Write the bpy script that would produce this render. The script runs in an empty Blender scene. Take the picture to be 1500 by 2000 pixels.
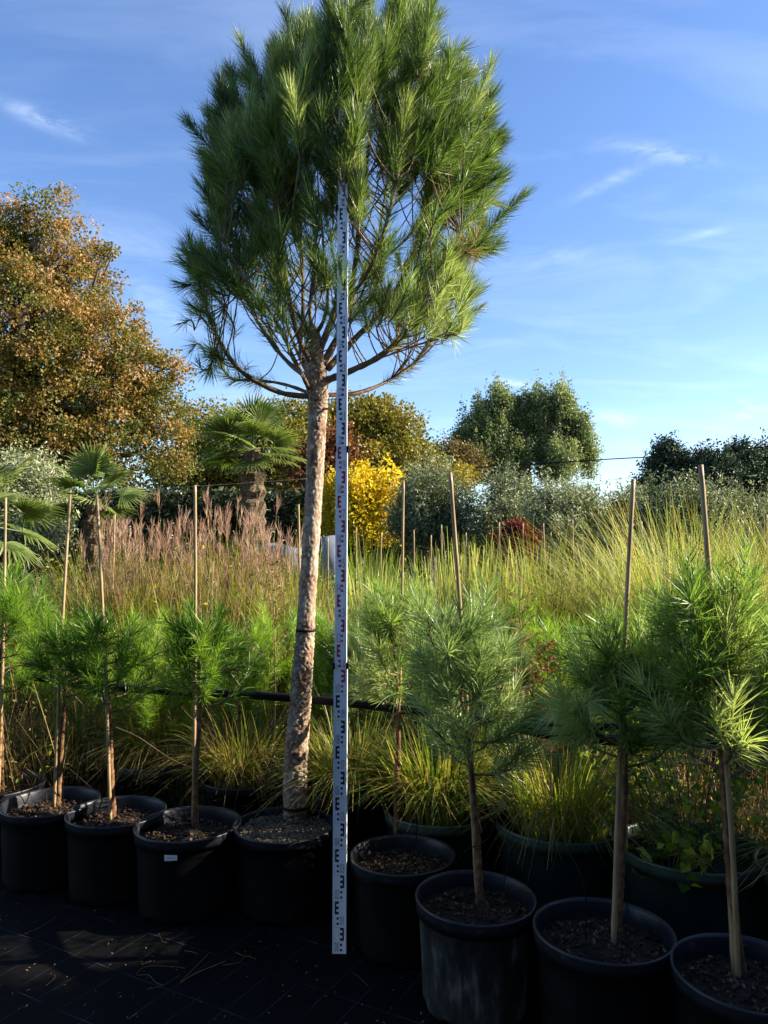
import bpy, math, random
import numpy as np
from mathutils import Vector, noise as mnoise
sc = bpy.context.scene
COL = sc.collection
rng = np.random.default_rng(7)
random.seed(7)
R = math.radians

# ------------------------------------------------------------------ camera
F, TH, H = 1428.0, R(3.8), 1.54
cam_d = bpy.data.cameras.new("camera")
cam = bpy.data.objects.new("camera", cam_d); COL.objects.link(cam)
cam.location = (0, 0, H); cam.rotation_euler = (R(90) + TH, 0, 0)
cam_d.sensor_fit = 'VERTICAL'; cam_d.sensor_height = 36.0; cam_d.lens = 36.0 * F / 2000.0
cam_d.clip_start = 0.05; cam_d.clip_end = 3000
sc.camera = cam

# ------------------------------------------------------------------ sun and sky
SUN_EL, SUN_AZ = R(28), R(87)          # azimuth clockwise from +Y: the sun is to the right and a little behind the row
sun_dir = Vector((math.sin(SUN_AZ) * math.cos(SUN_EL), math.cos(SUN_AZ) * math.cos(SUN_EL), math.sin(SUN_EL)))
sd = bpy.data.lights.new("sun", 'SUN'); sd.energy = 5.0; sd.angle = R(0.5); sd.color = (1.0, 0.88, 0.70)
sun = bpy.data.objects.new("sun", sd); COL.objects.link(sun)
sun.rotation_euler = sun_dir.to_track_quat('Z', 'Y').to_euler(); sun.location = (20, 5, 20)

sc.view_settings.view_transform = 'Standard'; sc.view_settings.look = 'None'
sc.view_settings.gamma = 1; sc.view_settings.use_curve_mapping = False
sc.view_settings.exposure = 1.7
sc.cycles.max_bounces = 6; sc.cycles.transparent_max_bounces = 4
sc.cycles.diffuse_bounces = 3; sc.cycles.glossy_bounces = 2; sc.cycles.transmission_bounces = 3

w = bpy.data.worlds.new("World"); sc.world = w; w.use_nodes = True
nt = w.node_tree; nt.nodes.clear()


def N(nt, typ, **kw):
    n = nt.nodes.new(typ)
    for k, v in kw.items():
        if k.startswith('i_'):
            key = k[2:]
            key = int(key) if key.isdigit() else key.replace('_', ' ')
            n.inputs[key].default_value = v
        else:
            setattr(n, k, v)
    return n


def vmath(nt, op, a, b):
    n = N(nt, 'ShaderNodeVectorMath', operation=op)
    for i, x in enumerate((a, b)):
        if isinstance(x, (tuple, list, Vector)): n.inputs[i].default_value = tuple(x)
        elif x is not None: nt.links.new(x, n.inputs[i])
    return n


def mth(nt, op, a, b=0.0, c=None):
    n = N(nt, 'ShaderNodeMath', operation=op)
    for i, x in enumerate((a, b, c)):
        if x is None: continue
        if isinstance(x, (int, float)): n.inputs[i].default_value = x
        else: nt.links.new(x, n.inputs[i])
    return n.outputs[0]


sky = N(nt, 'ShaderNodeTexSky', sky_type='NISHITA', sun_disc=False, sun_elevation=SUN_EL, sun_rotation=SUN_AZ,
        air_density=1.0, dust_density=0.3, ozone_density=1.6, altitude=50)
tc = N(nt, 'ShaderNodeTexCoord')
# thin cirrus, mapped on a plane high above
nrm = vmath(nt, 'NORMALIZE', tc.outputs['Generated'], None).outputs[0]
sep = N(nt, 'ShaderNodeSeparateXYZ'); nt.links.new(nrm, sep.inputs[0])
zc = mth(nt, 'MAXIMUM', sep.outputs[2], 0.03)
comb = N(nt, 'ShaderNodeCombineXYZ')
nt.links.new(mth(nt, 'DIVIDE', sep.outputs[0], mth(nt, 'ADD', zc, 0.12)), comb.inputs[0])
nt.links.new(mth(nt, 'DIVIDE', sep.outputs[1], mth(nt, 'ADD', zc, 0.12)), comb.inputs[1])
mp = N(nt, 'ShaderNodeMapping'); mp.inputs['Scale'].default_value = (1.0, 2.6, 1); mp.inputs['Rotation'].default_value = (0, 0, R(24))
nt.links.new(comb.outputs[0], mp.inputs[0])
n1 = N(nt, 'ShaderNodeTexNoise', i_Scale=1.3, i_Detail=9.0, i_Roughness=0.58, i_Distortion=0.6); nt.links.new(mp.outputs[0], n1.inputs[0])
mr = N(nt, 'ShaderNodeMapRange'); mr.inputs[1].default_value = 0.47; mr.inputs[2].default_value = 0.85; mr.inputs[4].default_value = 0.13
nt.links.new(n1.outputs[0], mr.inputs[0])
total = mr.outputs[0]


def ray(px, py):
    u = (px - 750) / F; v = (1000 - py) / F
    return np.array([u, math.cos(TH) - v * math.sin(TH), math.sin(TH) + v * math.cos(TH)])


n2 = N(nt, 'ShaderNodeTexNoise', i_Scale=14.0, i_Detail=8.0, i_Roughness=0.65, i_Distortion=1.2)
mp2 = N(nt, 'ShaderNodeMapping'); mp2.inputs['Scale'].default_value = (1, 1, 3.2); nt.links.new(nrm, mp2.inputs[0]); nt.links.new(mp2.outputs[0], n2.inputs[0])
wisps = N(nt, 'ShaderNodeMapRange'); wisps.inputs[1].default_value = 0.36; wisps.inputs[2].default_value = 0.68; nt.links.new(n2.outputs[0], wisps.inputs[0])
for (x, y, dx, dy, wd, a) in [(90, 235, 95, 38, 22, .5), (1290, 300, 120, 18, 18, .55), (1200, 350, 110, -50, 16, .3), (1205, 820, 80, 6, 18, .55),
                              (1370, 458, 60, -14, 10, .5), (1000, 748, 45, 8, 8, .6), (1440, 815, 70, -18, 14, .4), (1460, 790, 22, 14, 8, .35),
                              (1050, 505, 190, -12, 24, .22), (230, 470, 130, 35, 30, .25), (300, 590, 90, 60, 40, .25)]:
    c = Vector(ray(x, y)).normalized(); e = Vector(ray(x + dx, y + dy)).normalized()
    ax = (e - c); L = ax.length; ax.normalize(); bx = c.cross(ax).normalized(); W = L * wd / math.hypot(dx, dy)
    d = vmath(nt, 'SUBTRACT', nrm, c).outputs[0]
    da = mth(nt, 'DIVIDE', vmath(nt, 'DOT_PRODUCT', d, ax).outputs['Value'], L)
    db = mth(nt, 'DIVIDE', vmath(nt, 'DOT_PRODUCT', d, bx).outputs['Value'], W)
    r2 = mth(nt, 'ADD', mth(nt, 'MULTIPLY', da, da), mth(nt, 'MULTIPLY', db, db))
    g = mth(nt, 'MULTIPLY', mth(nt, 'POWER', 2.718, mth(nt, 'MULTIPLY', r2, -1.6)), a * .5)
    total = mth(nt, 'ADD', total, mth(nt, 'MULTIPLY', g, wisps.outputs[0]))
total = mth(nt, 'MULTIPLY', mth(nt, 'MINIMUM', total, 0.8), mth(nt, 'GREATER_THAN', sep.outputs[2], 0.0))
mix = N(nt, 'ShaderNodeMix', data_type='RGBA'); nt.links.new(total, mix.inputs[0])
hs = N(nt, 'ShaderNodeHueSaturation', i_Saturation=1.18, i_Value=1.0, i_Hue=0.510); nt.links.new(sky.outputs[0], hs.inputs['Color'])
nt.links.new(hs.outputs[0], mix.inputs[6]); mix.inputs[7].default_value = (7.2, 7.8, 8.8, 1)
bg = N(nt, 'ShaderNodeBackground', i_Strength=0.085); nt.links.new(mix.outputs[2], bg.inputs[0])
wo = N(nt, 'ShaderNodeOutputWorld'); nt.links.new(bg.outputs[0], wo.inputs[0])

# ------------------------------------------------------------------ helpers


def onz(px, py, z):
    d = ray(px, py); t = (z - H) / d[2]; return d * t + np.array([0, 0, H])


def atY(px, py, Y):
    d = ray(px, py); return d * (Y / d[1]) + np.array([0, 0, H])


class MB:
    """collects points, quads and triangles, with a per-point tone, and links them as one mesh object"""
    def __init__(s): s.V = []; s.Q = []; s.T = []; s.t = []; s.n = 0
    def add(s, V, Q=None, T=None, tone=0.5):
        V = np.asarray(V, float).reshape(-1, 3)
        if Q is not None and len(Q): s.Q.append(np.asarray(Q).reshape(-1, 4) + s.n)
        if T is not None and len(T): s.T.append(np.asarray(T).reshape(-1, 3) + s.n)
        s.V.append(V); s.t.append(np.broadcast_to(np.asarray(tone, float), (len(V),)).copy()); s.n += len(V)
        return s
    def mesh(s, name, mat, smooth=False):
        V = np.concatenate(s.V); Q = np.concatenate(s.Q) if s.Q else np.zeros((0, 4), int)
        T = np.concatenate(s.T) if s.T else np.zeros((0, 3), int)
        m = bpy.data.meshes.new(name); nl = Q.size + T.size; nf = len(Q) + len(T)
        m.vertices.add(len(V)); m.vertices.foreach_set('co', V.astype(np.float32).ravel())
        m.loops.add(nl); m.loops.foreach_set('vertex_index', np.concatenate([Q.ravel(), T.ravel()]).astype(np.int32))
        m.polygons.add(nf)
        m.polygons.foreach_set('loop_start', np.concatenate([np.arange(len(Q)) * 4, Q.size + np.arange(len(T)) * 3]).astype(np.int32))
        try: m.polygons.foreach_set('loop_total', np.concatenate([np.full(len(Q), 4), np.full(len(T), 3)]).astype(np.int32))
        except Exception: pass
        m.polygons.foreach_set('use_smooth', np.full(nf, smooth))
        a = m.attributes.new('tone', 'FLOAT', 'POINT'); a.data.foreach_set('value', np.concatenate(s.t).astype(np.float32))
        m.update(); m.validate()
        for mm in (mat if isinstance(mat, (list, tuple)) else [mat]): m.materials.append(mm)
        return m
    def build(s, name, mat, parent=None, smooth=False, kind=None):
        return link(name, s.mesh(name, mat, smooth), parent, kind)


def link(name, data, parent=None, kind=None):
    o = bpy.data.objects.new(name, data); COL.objects.link(o)
    if parent is not None: o.parent = parent
    if kind: o['kind'] = kind
    return o


def thing(name, label, cat, loc=(0, 0, 0), rz=0, group=None):
    o = bpy.data.objects.new(name, None); COL.objects.link(o); o.location = tuple(loc); o.rotation_euler = (0, 0, rz)
    o.empty_display_size = 0.1
    return tag(o, label, cat, group)


def tag(o, label, cat, group=None):
    o['label'] = label; o['category'] = cat
    if group: o['group'] = group
    return o


CHILDREN = {}


def dup(root, loc, rz=0, sc_=1.0, label=None, group=None, tilt=(0, 0)):
    r = root.copy(); COL.objects.link(r); r.location = tuple(loc); r.rotation_euler = (tilt[0], tilt[1], rz)
    r.scale = (sc_,) * 3 if not isinstance(sc_, (tuple, list)) else sc_
    if label: r['label'] = label
    if group: r['group'] = group
    if root.name not in CHILDREN: CHILDREN[root.name] = [c for c in root.children]
    for ch in CHILDREN[root.name]:
        c = ch.copy(); COL.objects.link(c); c.parent = r
        if ch.name not in CHILDREN: CHILDREN[ch.name] = [g for g in ch.children]
        for g in CHILDREN[ch.name]:
            d = g.copy(); COL.objects.link(d); d.parent = c
    return r


def spline(pts, n):
    """Catmull-Rom through the points; columns beyond the third (radii) are carried along"""
    P = np.asarray(pts, float)
    if len(P) == 2: return P[0] + (P[1] - P[0]) * np.linspace(0, 1, n)[:, None]
    P = np.vstack([2 * P[0] - P[1], P, 2 * P[-1] - P[-2]])
    t = np.linspace(0, len(P) - 3 - 1e-6, n); i = t.astype(int); f = (t - i)[:, None]
    a, b, c, d = P[i], P[i + 1], P[i + 2], P[i + 3]
    return 0.5 * (2 * b + (c - a) * f + (2 * a - 5 * b + 4 * c - d) * f ** 2 + (3 * b - a - 3 * c + d) * f ** 3)


def tube(path, rad, sides=6, cap=True):
    P = np.asarray(path, float); n = len(P); rad = np.broadcast_to(np.asarray(rad, float), (n,))
    T = np.gradient(P, axis=0); T /= np.linalg.norm(T, axis=1)[:, None] + 1e-9
    ref = np.array([0, 0, 1.]) if abs(T[0][2]) < 0.9 else np.array([1., 0, 0])
    U = np.zeros((n, 3)); u = np.cross(T[0], ref); u /= np.linalg.norm(u)
    for k in range(n):
        u = u - T[k] * (u @ T[k]); u /= np.linalg.norm(u) + 1e-9; U[k] = u
    W = np.cross(T, U); a = np.arange(sides) * 2 * np.pi / sides
    V = P[:, None] + rad[:, None, None] * (np.cos(a)[None, :, None] * U[:, None] + np.sin(a)[None, :, None] * W[:, None])
    V = V.reshape(-1, 3)
    k = np.arange(n - 1)[:, None] * sides; j = np.arange(sides)[None]; j2 = (j + 1) % sides
    Q = np.stack([k + j, k + j2, k + sides + j2, k + sides + j], -1).reshape(-1, 4)
    if cap:
        V = np.vstack([V, P[-1], P[0]]); jj = np.arange(sides)
        Tt = np.stack([(n - 1) * sides + jj, (n - 1) * sides + (jj + 1) % sides, np.full(sides, n * sides)], -1)
        Tb = np.stack([(jj + 1) % sides, jj, np.full(sides, n * sides + 1)], -1)
        return V, Q, np.vstack([Tt, Tb])
    return V, Q, None


def box(mb, x0, x1, y0, y1, z0, z1, tone=.5):
    V = [(x, y, z) for x in (x0, x1) for y in (y0, y1) for z in (z0, z1)]
    Q = [(0, 1, 3, 2), (4, 6, 7, 5), (0, 4, 5, 1), (2, 3, 7, 6), (0, 2, 6, 4), (1, 5, 7, 3)]
    mb.add(V, Q, tone=tone)


def unit(v): return v / (np.linalg.norm(v, axis=-1, keepdims=True) + 1e-9)


def rdir(n, r=rng): return unit(r.normal(size=(n, 3)))


def lathe(prof, seg=48, wob=0.0):
    P = np.asarray(prof, float); a = np.arange(seg) * 2 * np.pi / seg
    rr = P[:, 0][:, None] * (1 + wob * np.sin(2 * a + 1)[None])
    V = np.stack([rr * np.cos(a), rr * np.sin(a), np.broadcast_to(P[:, 1][:, None], rr.shape)], -1).reshape(-1, 3)
    n = len(P); k = np.arange(n - 1)[:, None] * seg; j = np.arange(seg)[None]; j2 = (j + 1) % seg
    return V, np.stack([k + j, k + j2, k + seg + j2, k + seg + j], -1).reshape(-1, 4)


# ------------------------------------------------------------------ materials


def mat_new(name):
    m = bpy.data.materials.new(name); m.use_nodes = True; t = m.node_tree; t.nodes.clear()
    return m, t, N(t, 'ShaderNodeOutputMaterial')


def ramp(t, src, stops):
    r = N(t, 'ShaderNodeValToRGB'); e = r.color_ramp.elements
    while len(e) < len(stops): e.new(0.5)
    for k, (p, c) in enumerate(stops): e[k].position = p; e[k].color = (*c, 1)
    t.links.new(src, r.inputs[0]); return r.outputs[0]


def leaf_mat(name, cols, trans=0.45, rough=0.45, spec=0.4, tint=(1.25, 1.35, 0.7)):
    m, t, o = mat_new(name)
    at = N(t, 'ShaderNodeAttribute', attribute_name='tone')
    st = [(k / (len(cols) - 1), c) for k, c in enumerate(cols)]
    c = ramp(t, at.outputs['Fac'], st)
    b = N(t, 'ShaderNodeBsdfPrincipled'); t.links.new(c, b.inputs['Base Color']); b.inputs['Roughness'].default_value = rough
    b.inputs['Specular IOR Level'].default_value = spec
    tr = N(t, 'ShaderNodeBsdfTranslucent'); mx = N(t, 'ShaderNodeMix', data_type='RGBA', blend_type='MULTIPLY'); mx.inputs[0].default_value = 1
    t.links.new(c, mx.inputs[6]); mx.inputs[7].default_value = (*tint, 1); t.links.new(mx.outputs[2], tr.inputs[0])
    ms = N(t, 'ShaderNodeMixShader'); ms.inputs[0].default_value = trans
    t.links.new(b.outputs[0], ms.inputs[1]); t.links.new(tr.outputs[0], ms.inputs[2]); t.links.new(ms.outputs[0], o.inputs[0])
    return m


def noise_mat(name, stops, scale=20, rough=0.8, bump=0.3, stretch=(1, 1, 1), spec=0.3, detail=6, tone_mix=0.0, bdist=0.004, metal=0.0):
    m, t, o = mat_new(name)
    tcn = N(t, 'ShaderNodeTexCoord'); mpn = N(t, 'ShaderNodeMapping'); mpn.inputs['Scale'].default_value = stretch
    t.links.new(tcn.outputs['Object'], mpn.inputs[0])
    nn = N(t, 'ShaderNodeTexNoise', i_Scale=float(scale), i_Detail=float(detail), i_Roughness=0.6); t.links.new(mpn.outputs[0], nn.inputs[0])
    src = nn.outputs[0]
    if tone_mix:
        at = N(t, 'ShaderNodeAttribute', attribute_name='tone')
        src = mth(t, 'ADD', mth(t, 'MULTIPLY', src, 1 - tone_mix), mth(t, 'MULTIPLY', at.outputs['Fac'], tone_mix))
    c = ramp(t, src, stops)
    b = N(t, 'ShaderNodeBsdfPrincipled'); t.links.new(c, b.inputs['Base Color']); b.inputs['Roughness'].default_value = rough
    b.inputs['Specular IOR Level'].default_value = spec; b.inputs['Metallic'].default_value = metal
    bp = N(t, 'ShaderNodeBump', i_Strength=bump, i_Distance=bdist); t.links.new(nn.outputs[0], bp.inputs['Height']); t.links.new(bp.outputs[0], b.inputs['Normal'])
    t.links.new(b.outputs[0], o.inputs[0]); return m


def flat_mat(name, col, rough=0.5, spec=0.4):
    m, t, o = mat_new(name); b = N(t, 'ShaderNodeBsdfPrincipled'); b.inputs['Base Color'].default_value = (*col, 1)
    b.inputs['Roughness'].default_value = rough; b.inputs['Specular IOR Level'].default_value = spec; t.links.new(b.outputs[0], o.inputs[0]); return m


M_needle = leaf_mat('needle_green', [(.016, .042, .012), (.08, .145, .026), (.21, .28, .06), (.48, .52, .26)], .42, .42, .5)
M_needle_l = leaf_mat('needle_green_pale', [(.03, .065, .016), (.09, .17, .03), (.19, .28, .055), (.40, .45, .19)], .45, .42, .5)
M_needle_y = leaf_mat('needle_fresh', [(.05, .11, .015), (.14, .25, .025), (.23, .35, .035), (.40, .44, .10)], .48, .42, .5)
M_needle_b = leaf_mat('needle_glaucous', [(.05, .10, .035), (.13, .21, .07), (.22, .30, .11), (.40, .46, .22)], .40, .40, .6)
M_maple = leaf_mat('maple_leaf', [(.025, .05, .010), (.075, .105, .018), (.16, .15, .028), (.28, .17, .045), (.42, .25, .10)], .35, .5, .35, (1.2, 1.1, .6))
M_oak = leaf_mat('oak_leaf', [(.03, .05, .012), (.11, .115, .016), (.21, .18, .022), (.30, .21, .03)], .35)
M_poplar = leaf_mat('poplar_leaf', [(.035, .06, .03), (.09, .125, .055), (.18, .22, .09), (.32, .34, .15)], .35)
M_darktree = leaf_mat('dark_leaf', [(.012, .028, .018), (.025, .048, .028), (.05, .075, .04)], .2)
M_hedge = leaf_mat('hedge_leaf', [(.012, .022, .008), (.03, .045, .014), (.07, .08, .025)], .2)
M_brown = leaf_mat('brown_leaf', [(.05, .045, .015), (.12, .085, .02), (.2, .12, .03)], .3)
M_olive = leaf_mat('olive_leaf', [(.04, .06, .025), (.10, .13, .055), (.21, .24, .12), (.38, .39, .23)], .25, .5, .4, (1.1, 1.15, .8))
M_yellow = leaf_mat('yellow_leaf', [(.26, .25, .02), (.56, .46, .025), (.80, .64, .05)], .5, .5, .3, (1.1, 1, .5))
M_red = leaf_mat('red_leaf', [(.06, .04, .014), (.15, .065, .018), (.30, .13, .03)], .45, .5, .3, (1.3, .9, .7))
M_dred = leaf_mat('dark_red_leaf', [(.05, .008, .008), (.12, .015, .012), (.22, .03, .02)], .4, .5, .3, (1.3, .8, .7))
M_palm = leaf_mat('palm_frond', [(.025, .055, .013), (.07, .12, .024), (.20, .24, .07), (.50, .48, .24)], .35, .5, .35)
M_grass_pink = leaf_mat('miscanthus_plume', [(.20, .12, .08), (.36, .24, .17), (.55, .43, .32)], .45, .7, .2, (1.15, .95, .85))
M_grass_dull = leaf_mat('miscanthus_blade', [(.08, .12, .02), (.17, .21, .035), (.30, .28, .06), (.40, .20, .06)], .5, .5, .4)
M_grass_fresh = leaf_mat('grass_fresh', [(.06, .12, .02), (.14, .22, .03), (.27, .33, .05), (.45, .44, .12)], .5, .45, .4)
M_grass_yellow = leaf_mat('grass_yellow', [(.12, .17, .035), (.25, .28, .075), (.42, .41, .16), (.52, .43, .22)], .5, .45, .4)
M_grass_straw = leaf_mat('grass_straw', [(.16, .17, .06), (.32, .30, .12), (.50, .44, .22), (.6, .5, .3)], .45, .5, .4)
M_sedge = leaf_mat('sedge', [(.05, .11, .015), (.13, .20, .02), (.26, .27, .035), (.42, .30, .10)], .45, .4, .5)
M_dry = leaf_mat('dry_grass', [(.10, .075, .025), (.24, .17, .06), (.42, .31, .14)], .4, .6, .3, (1.1, 1, .8))
M_herb = leaf_mat('herb_leaf', [(.03, .07, .015), (.09, .16, .02), (.22, .28, .025), (.48, .42, .05)], .5, .5, .3)
M_bark_y = noise_mat('young_pine_bark', [(.25, (.03, .015, .008)), (.5, (.13, .065, .03)), (.75, (.30, .16, .08))], 60, .85, .9, (1, 1, .4), bdist=.006, tone_mix=.4)
M_twig = noise_mat('twig_bark', [(.3, (.08, .05, .03)), (.7, (.20, .14, .08))], 40, .8, .6)
M_limb = noise_mat('pine_limb_bark', [(.3, (.06, .04, .028)), (.5, (.15, .10, .065)), (.72, (.28, .19, .13))], 30, .85, .8, bdist=.006)
M_trunkfar = noise_mat('far_bark', [(.3, (.05, .04, .03)), (.7, (.14, .11, .08))], 8, .9, .5)
M_bamboo = noise_mat('bamboo', [(.3, (.20, .13, .06)), (.6, (.36, .25, .12)), (.8, (.46, .34, .19))], 9, .5, .15, (6, 6, .8), spec=.4)
M_black = noise_mat('black_pot_plastic', [(.35, (.0022, .0024, .003)), (.6, (.004, .0042, .005)), (.72, (.011, .0105, .010))], 6, .6, .08, spec=.10, detail=8)
M_rimm = noise_mat('pot_rim_plastic', [(.3, (.006, .007, .011)), (.62, (.014, .016, .023)), (.74, (.06, .06, .06))], 22, .42, .2, spec=.4)
M_greenpot = noise_mat('dark_green_pot', [(.35, (.006, .013, .011)), (.7, (.014, .026, .022))], 6, .55, .1, spec=.2)
M_greenrim_lit = noise_mat('lit_green_rim', [(.3, (.025, .045, .04)), (.7, (.05, .08, .07))], 12, .4, .1, spec=.4)  # paler than the pot walls: light caught by the rim put into its colour
M_dusty = noise_mat('dusty_pot_plastic', [(.42, (.004, .005, .006)), (.54, (.022, .023, .025)), (.70, (.12, .12, .11))], 20, .7, .1, (1, 1, .28), spec=.3, detail=9)
M_hose = flat_mat('black_hose', (.004, .004, .005), .6, .15)
M_soil = noise_mat('potting_soil', [(.3, (.006, .004, .003)), (.55, (.02, .013, .008)), (.75, (.06, .036, .02))], 55, .95, 1.0, detail=8, bdist=.012)
M_soil_grey = noise_mat('grey_gritty_soil', [(.3, (.05, .04, .026)), (.55, (.15, .12, .08)), (.75, (.30, .24, .16))], 70, .95, 1.0, detail=8, bdist=.01)
M_chip = noise_mat('bark_chips', [(.3, (.012, .007, .004)), (.6, (.05, .027, .014)), (.85, (.22, .12, .06))], 30, .9, .4, tone_mix=.5)
M_white = noise_mat('staff_white_paint', [(.3, (.70, .73, .77)), (.7, (.78, .81, .85))], 12, .4, .03, (1, 1, .2), spec=.4)
M_inkb = flat_mat('staff_black_ink', (.012, .012, .014), .5)
M_inkg = flat_mat('staff_grey_ink', (.16, .17, .19), .5)
M_inkr = flat_mat('staff_red_ink', (.42, .012, .03), .5)
M_inkp = flat_mat('staff_light_red_ink', (.52, .16, .18), .5)
M_paper = flat_mat('paper_label', (.62, .66, .68), .6)
M_alu = flat_mat('wire_grey', (.35, .35, .36), .5)
M_sheet = noise_mat('pale_sheet', [(.3, (.10, .13, .17)), (.7, (.20, .23, .28))], 3, .6, .3)

# woven ground fabric with printed thin lines, and dust
m, t, o = mat_new('woven_ground_fabric'); M_fabric = m
tcn = N(t, 'ShaderNodeTexCoord'); mpn = N(t, 'ShaderNodeMapping', vector_type='TEXTURE'); mpn.inputs['Rotation'].default_value = (0, 0, R(-28.2))
mpn.inputs['Location'].default_value = (-1.63, 3.21, 0); t.links.new(tcn.outputs['Object'], mpn.inputs[0])
wn = N(t, 'ShaderNodeTexNoise', i_Scale=1.5, i_Detail=2.0); t.links.new(mpn.outputs[0], wn.inputs[0])
wv = vmath(t, 'SCALE', wn.outputs['Color'], None); wv.inputs['Scale'].default_value = 0.03
va = vmath(t, 'ADD', mpn.outputs[0], wv.outputs[0]).outputs[0]
sp = N(t, 'ShaderNodeSeparateXYZ'); t.links.new(va, sp.inputs[0])


def line(src, per, wid):
    f = mth(t, 'FRACT', mth(t, 'DIVIDE', src, per)); d = mth(t, 'ABSOLUTE', mth(t, 'SUBTRACT', f, 0.5))
    return mth(t, 'GREATER_THAN', d, 0.5 - wid / per / 2)


lines = mth(t, 'MAXIMUM', line(sp.outputs[1], .262, .0032), mth(t, 'MULTIPLY', line(sp.outputs[0], .125, .0028), .7))
brk = N(t, 'ShaderNodeTexNoise', i_Scale=9.0, i_Detail=5.0); t.links.new(mpn.outputs[0], brk.inputs[0])
bm = N(t, 'ShaderNodeMapRange'); bm.inputs[1].default_value = .38; bm.inputs[2].default_value = .62; t.links.new(brk.outputs[0], bm.inputs[0])
lines = mth(t, 'MULTIPLY', lines, bm.outputs[0])
dn = N(t, 'ShaderNodeTexNoise', i_Scale=2.2, i_Detail=9.0, i_Roughness=.7); t.links.new(tcn.outputs['Object'], dn.inputs[0])
dm = N(t, 'ShaderNodeMapRange'); dm.inputs[1].default_value = .5; dm.inputs[2].default_value = .85; dm.inputs[4].default_value = .5; t.links.new(dn.outputs[0], dm.inputs[0])
c1 = N(t, 'ShaderNodeMix', data_type='RGBA'); c1.inputs[6].default_value = (.002, .0022, .003, 1); c1.inputs[7].default_value = (.013, .0115, .009, 1); t.links.new(dm.outputs[0], c1.inputs[0])
c2 = N(t, 'ShaderNodeMix', data_type='RGBA'); t.links.new(c1.outputs[2], c2.inputs[6]); c2.inputs[7].default_value = (.05, .053, .062, 1); t.links.new(lines, c2.inputs[0])
b = N(t, 'ShaderNodeBsdfPrincipled'); b.inputs['Roughness'].default_value = .75; b.inputs['Specular IOR Level'].default_value = .08; t.links.new(c2.outputs[2], b.inputs['Base Color'])
wx = N(t, 'ShaderNodeTexWave', wave_type='BANDS', bands_direction='X', i_Scale=90.0); wy = N(t, 'ShaderNodeTexWave', wave_type='BANDS', bands_direction='Y', i_Scale=90.0)
t.links.new(mpn.outputs[0], wx.inputs[0]); t.links.new(mpn.outputs[0], wy.inputs[0])
hh = mth(t, 'ADD', mth(t, 'MULTIPLY', mth(t, 'MULTIPLY', wx.outputs['Fac'], wy.outputs['Fac']), .15), mth(t, 'MULTIPLY', dn.outputs[0], 1.0))
bp = N(t, 'ShaderNodeBump', i_Strength=.5, i_Distance=.012); t.links.new(hh, bp.inputs['Height']); t.links.new(bp.outputs[0], b.inputs['Normal'])
t.links.new(b.outputs[0], o.inputs[0])

# ------------------------------------------------------------------ ground
gm = MB(); gm.add([(-900, -300, -.012), (900, -300, -.012), (900, 1500, -.012), (-900, 1500, -.012)], [(0, 1, 2, 3)])
g = gm.build('ground', noise_mat('field_ground', [(.3, (.05, .07, .02)), (.6, (.10, .11, .035)), (.8, (.16, .13, .07))], .6, .95, .5)); g['kind'] = 'structure'
nx, ny = 90, 90
X, Y = np.meshgrid(np.linspace(-9, 9, nx), np.linspace(-4, 14, ny)); Z = np.array([[mnoise.noise(Vector((x * 1.7, y * 1.7, 3))) * .005 for x, y in zip(a, b_)] for a, b_ in zip(X, Y)])
Z[0, :] = Z[-1, :] = 0
gm = MB(); i = (np.arange(ny - 1)[:, None] * nx + np.arange(nx - 1)[None]).ravel()
gm.add(np.stack([X, Y, Z], -1), np.stack([i, i + 1, i + nx + 1, i + nx], -1))
g = gm.build('ground_fabric', M_fabric, smooth=True); g['kind'] = 'structure'

# ------------------------------------------------------------------ generators


def needle_mb(mb, P0, P1, npl, nl, width=.0022, a0=62, a1=20, r=rng, bend=None, tone=None, grav=.12, tvar=.13, jit=.25, front=.0):
    """brushes of needles along each shoot P0->P1"""
    P0 = np.asarray(P0, float); P1 = np.asarray(P1, float); ns = len(P0)
    npl = np.broadcast_to(np.asarray(npl), (ns,)).astype(int); nl = np.broadcast_to(np.asarray(nl, float), (ns,))
    if tone is None: tone = r.uniform(.25, .7, ns)
    idx = np.repeat(np.arange(ns), npl); n = len(idx)
    t = r.uniform(front, 1, n) ** .85
    A = P1 - P0; L = np.linalg.norm(A, axis=1)
    if bend is None: bend = np.zeros((ns, 3))
    base = P0[idx] + A[idx] * t[:, None] + bend[idx] * (t * (1 - t) * 4)[:, None]
    ax = unit(A[idx] + bend[idx] * (4 - 8 * t)[:, None])
    q = r.normal(size=(n, 3)); q -= ax * (q * ax).sum(1)[:, None]; q = unit(q)
    th = np.radians(a0 + (a1 - a0) * t + r.normal(0, 7, n))
    d = ax * np.cos(th)[:, None] + q * np.sin(th)[:, None]
    ln = nl[idx] * r.uniform(.7, 1.1, n)
    d2 = unit(d + ax * .12 + r.normal(0, jit * .4, (n, 3)) + np.array([0, 0, -grav]))
    wv = unit(np.cross(d, r.normal(size=(n, 3)))) * (width / 2)
    mid = base + d * (ln * .5)[:, None]; tip = mid + d2 * (ln * .5)[:, None]
    V = np.stack([base - wv * .8, base + wv * .8, mid + wv, mid - wv, tip], 1).reshape(-1, 3)
    k = np.arange(n)[:, None] * 5
    tn = np.clip(tone[idx] + r.normal(0, tvar, n), 0, 1)
    mb.add(V, k + np.array([0, 1, 2, 3]), k + np.array([3, 2, 4]), np.repeat(tn, 5))


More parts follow.
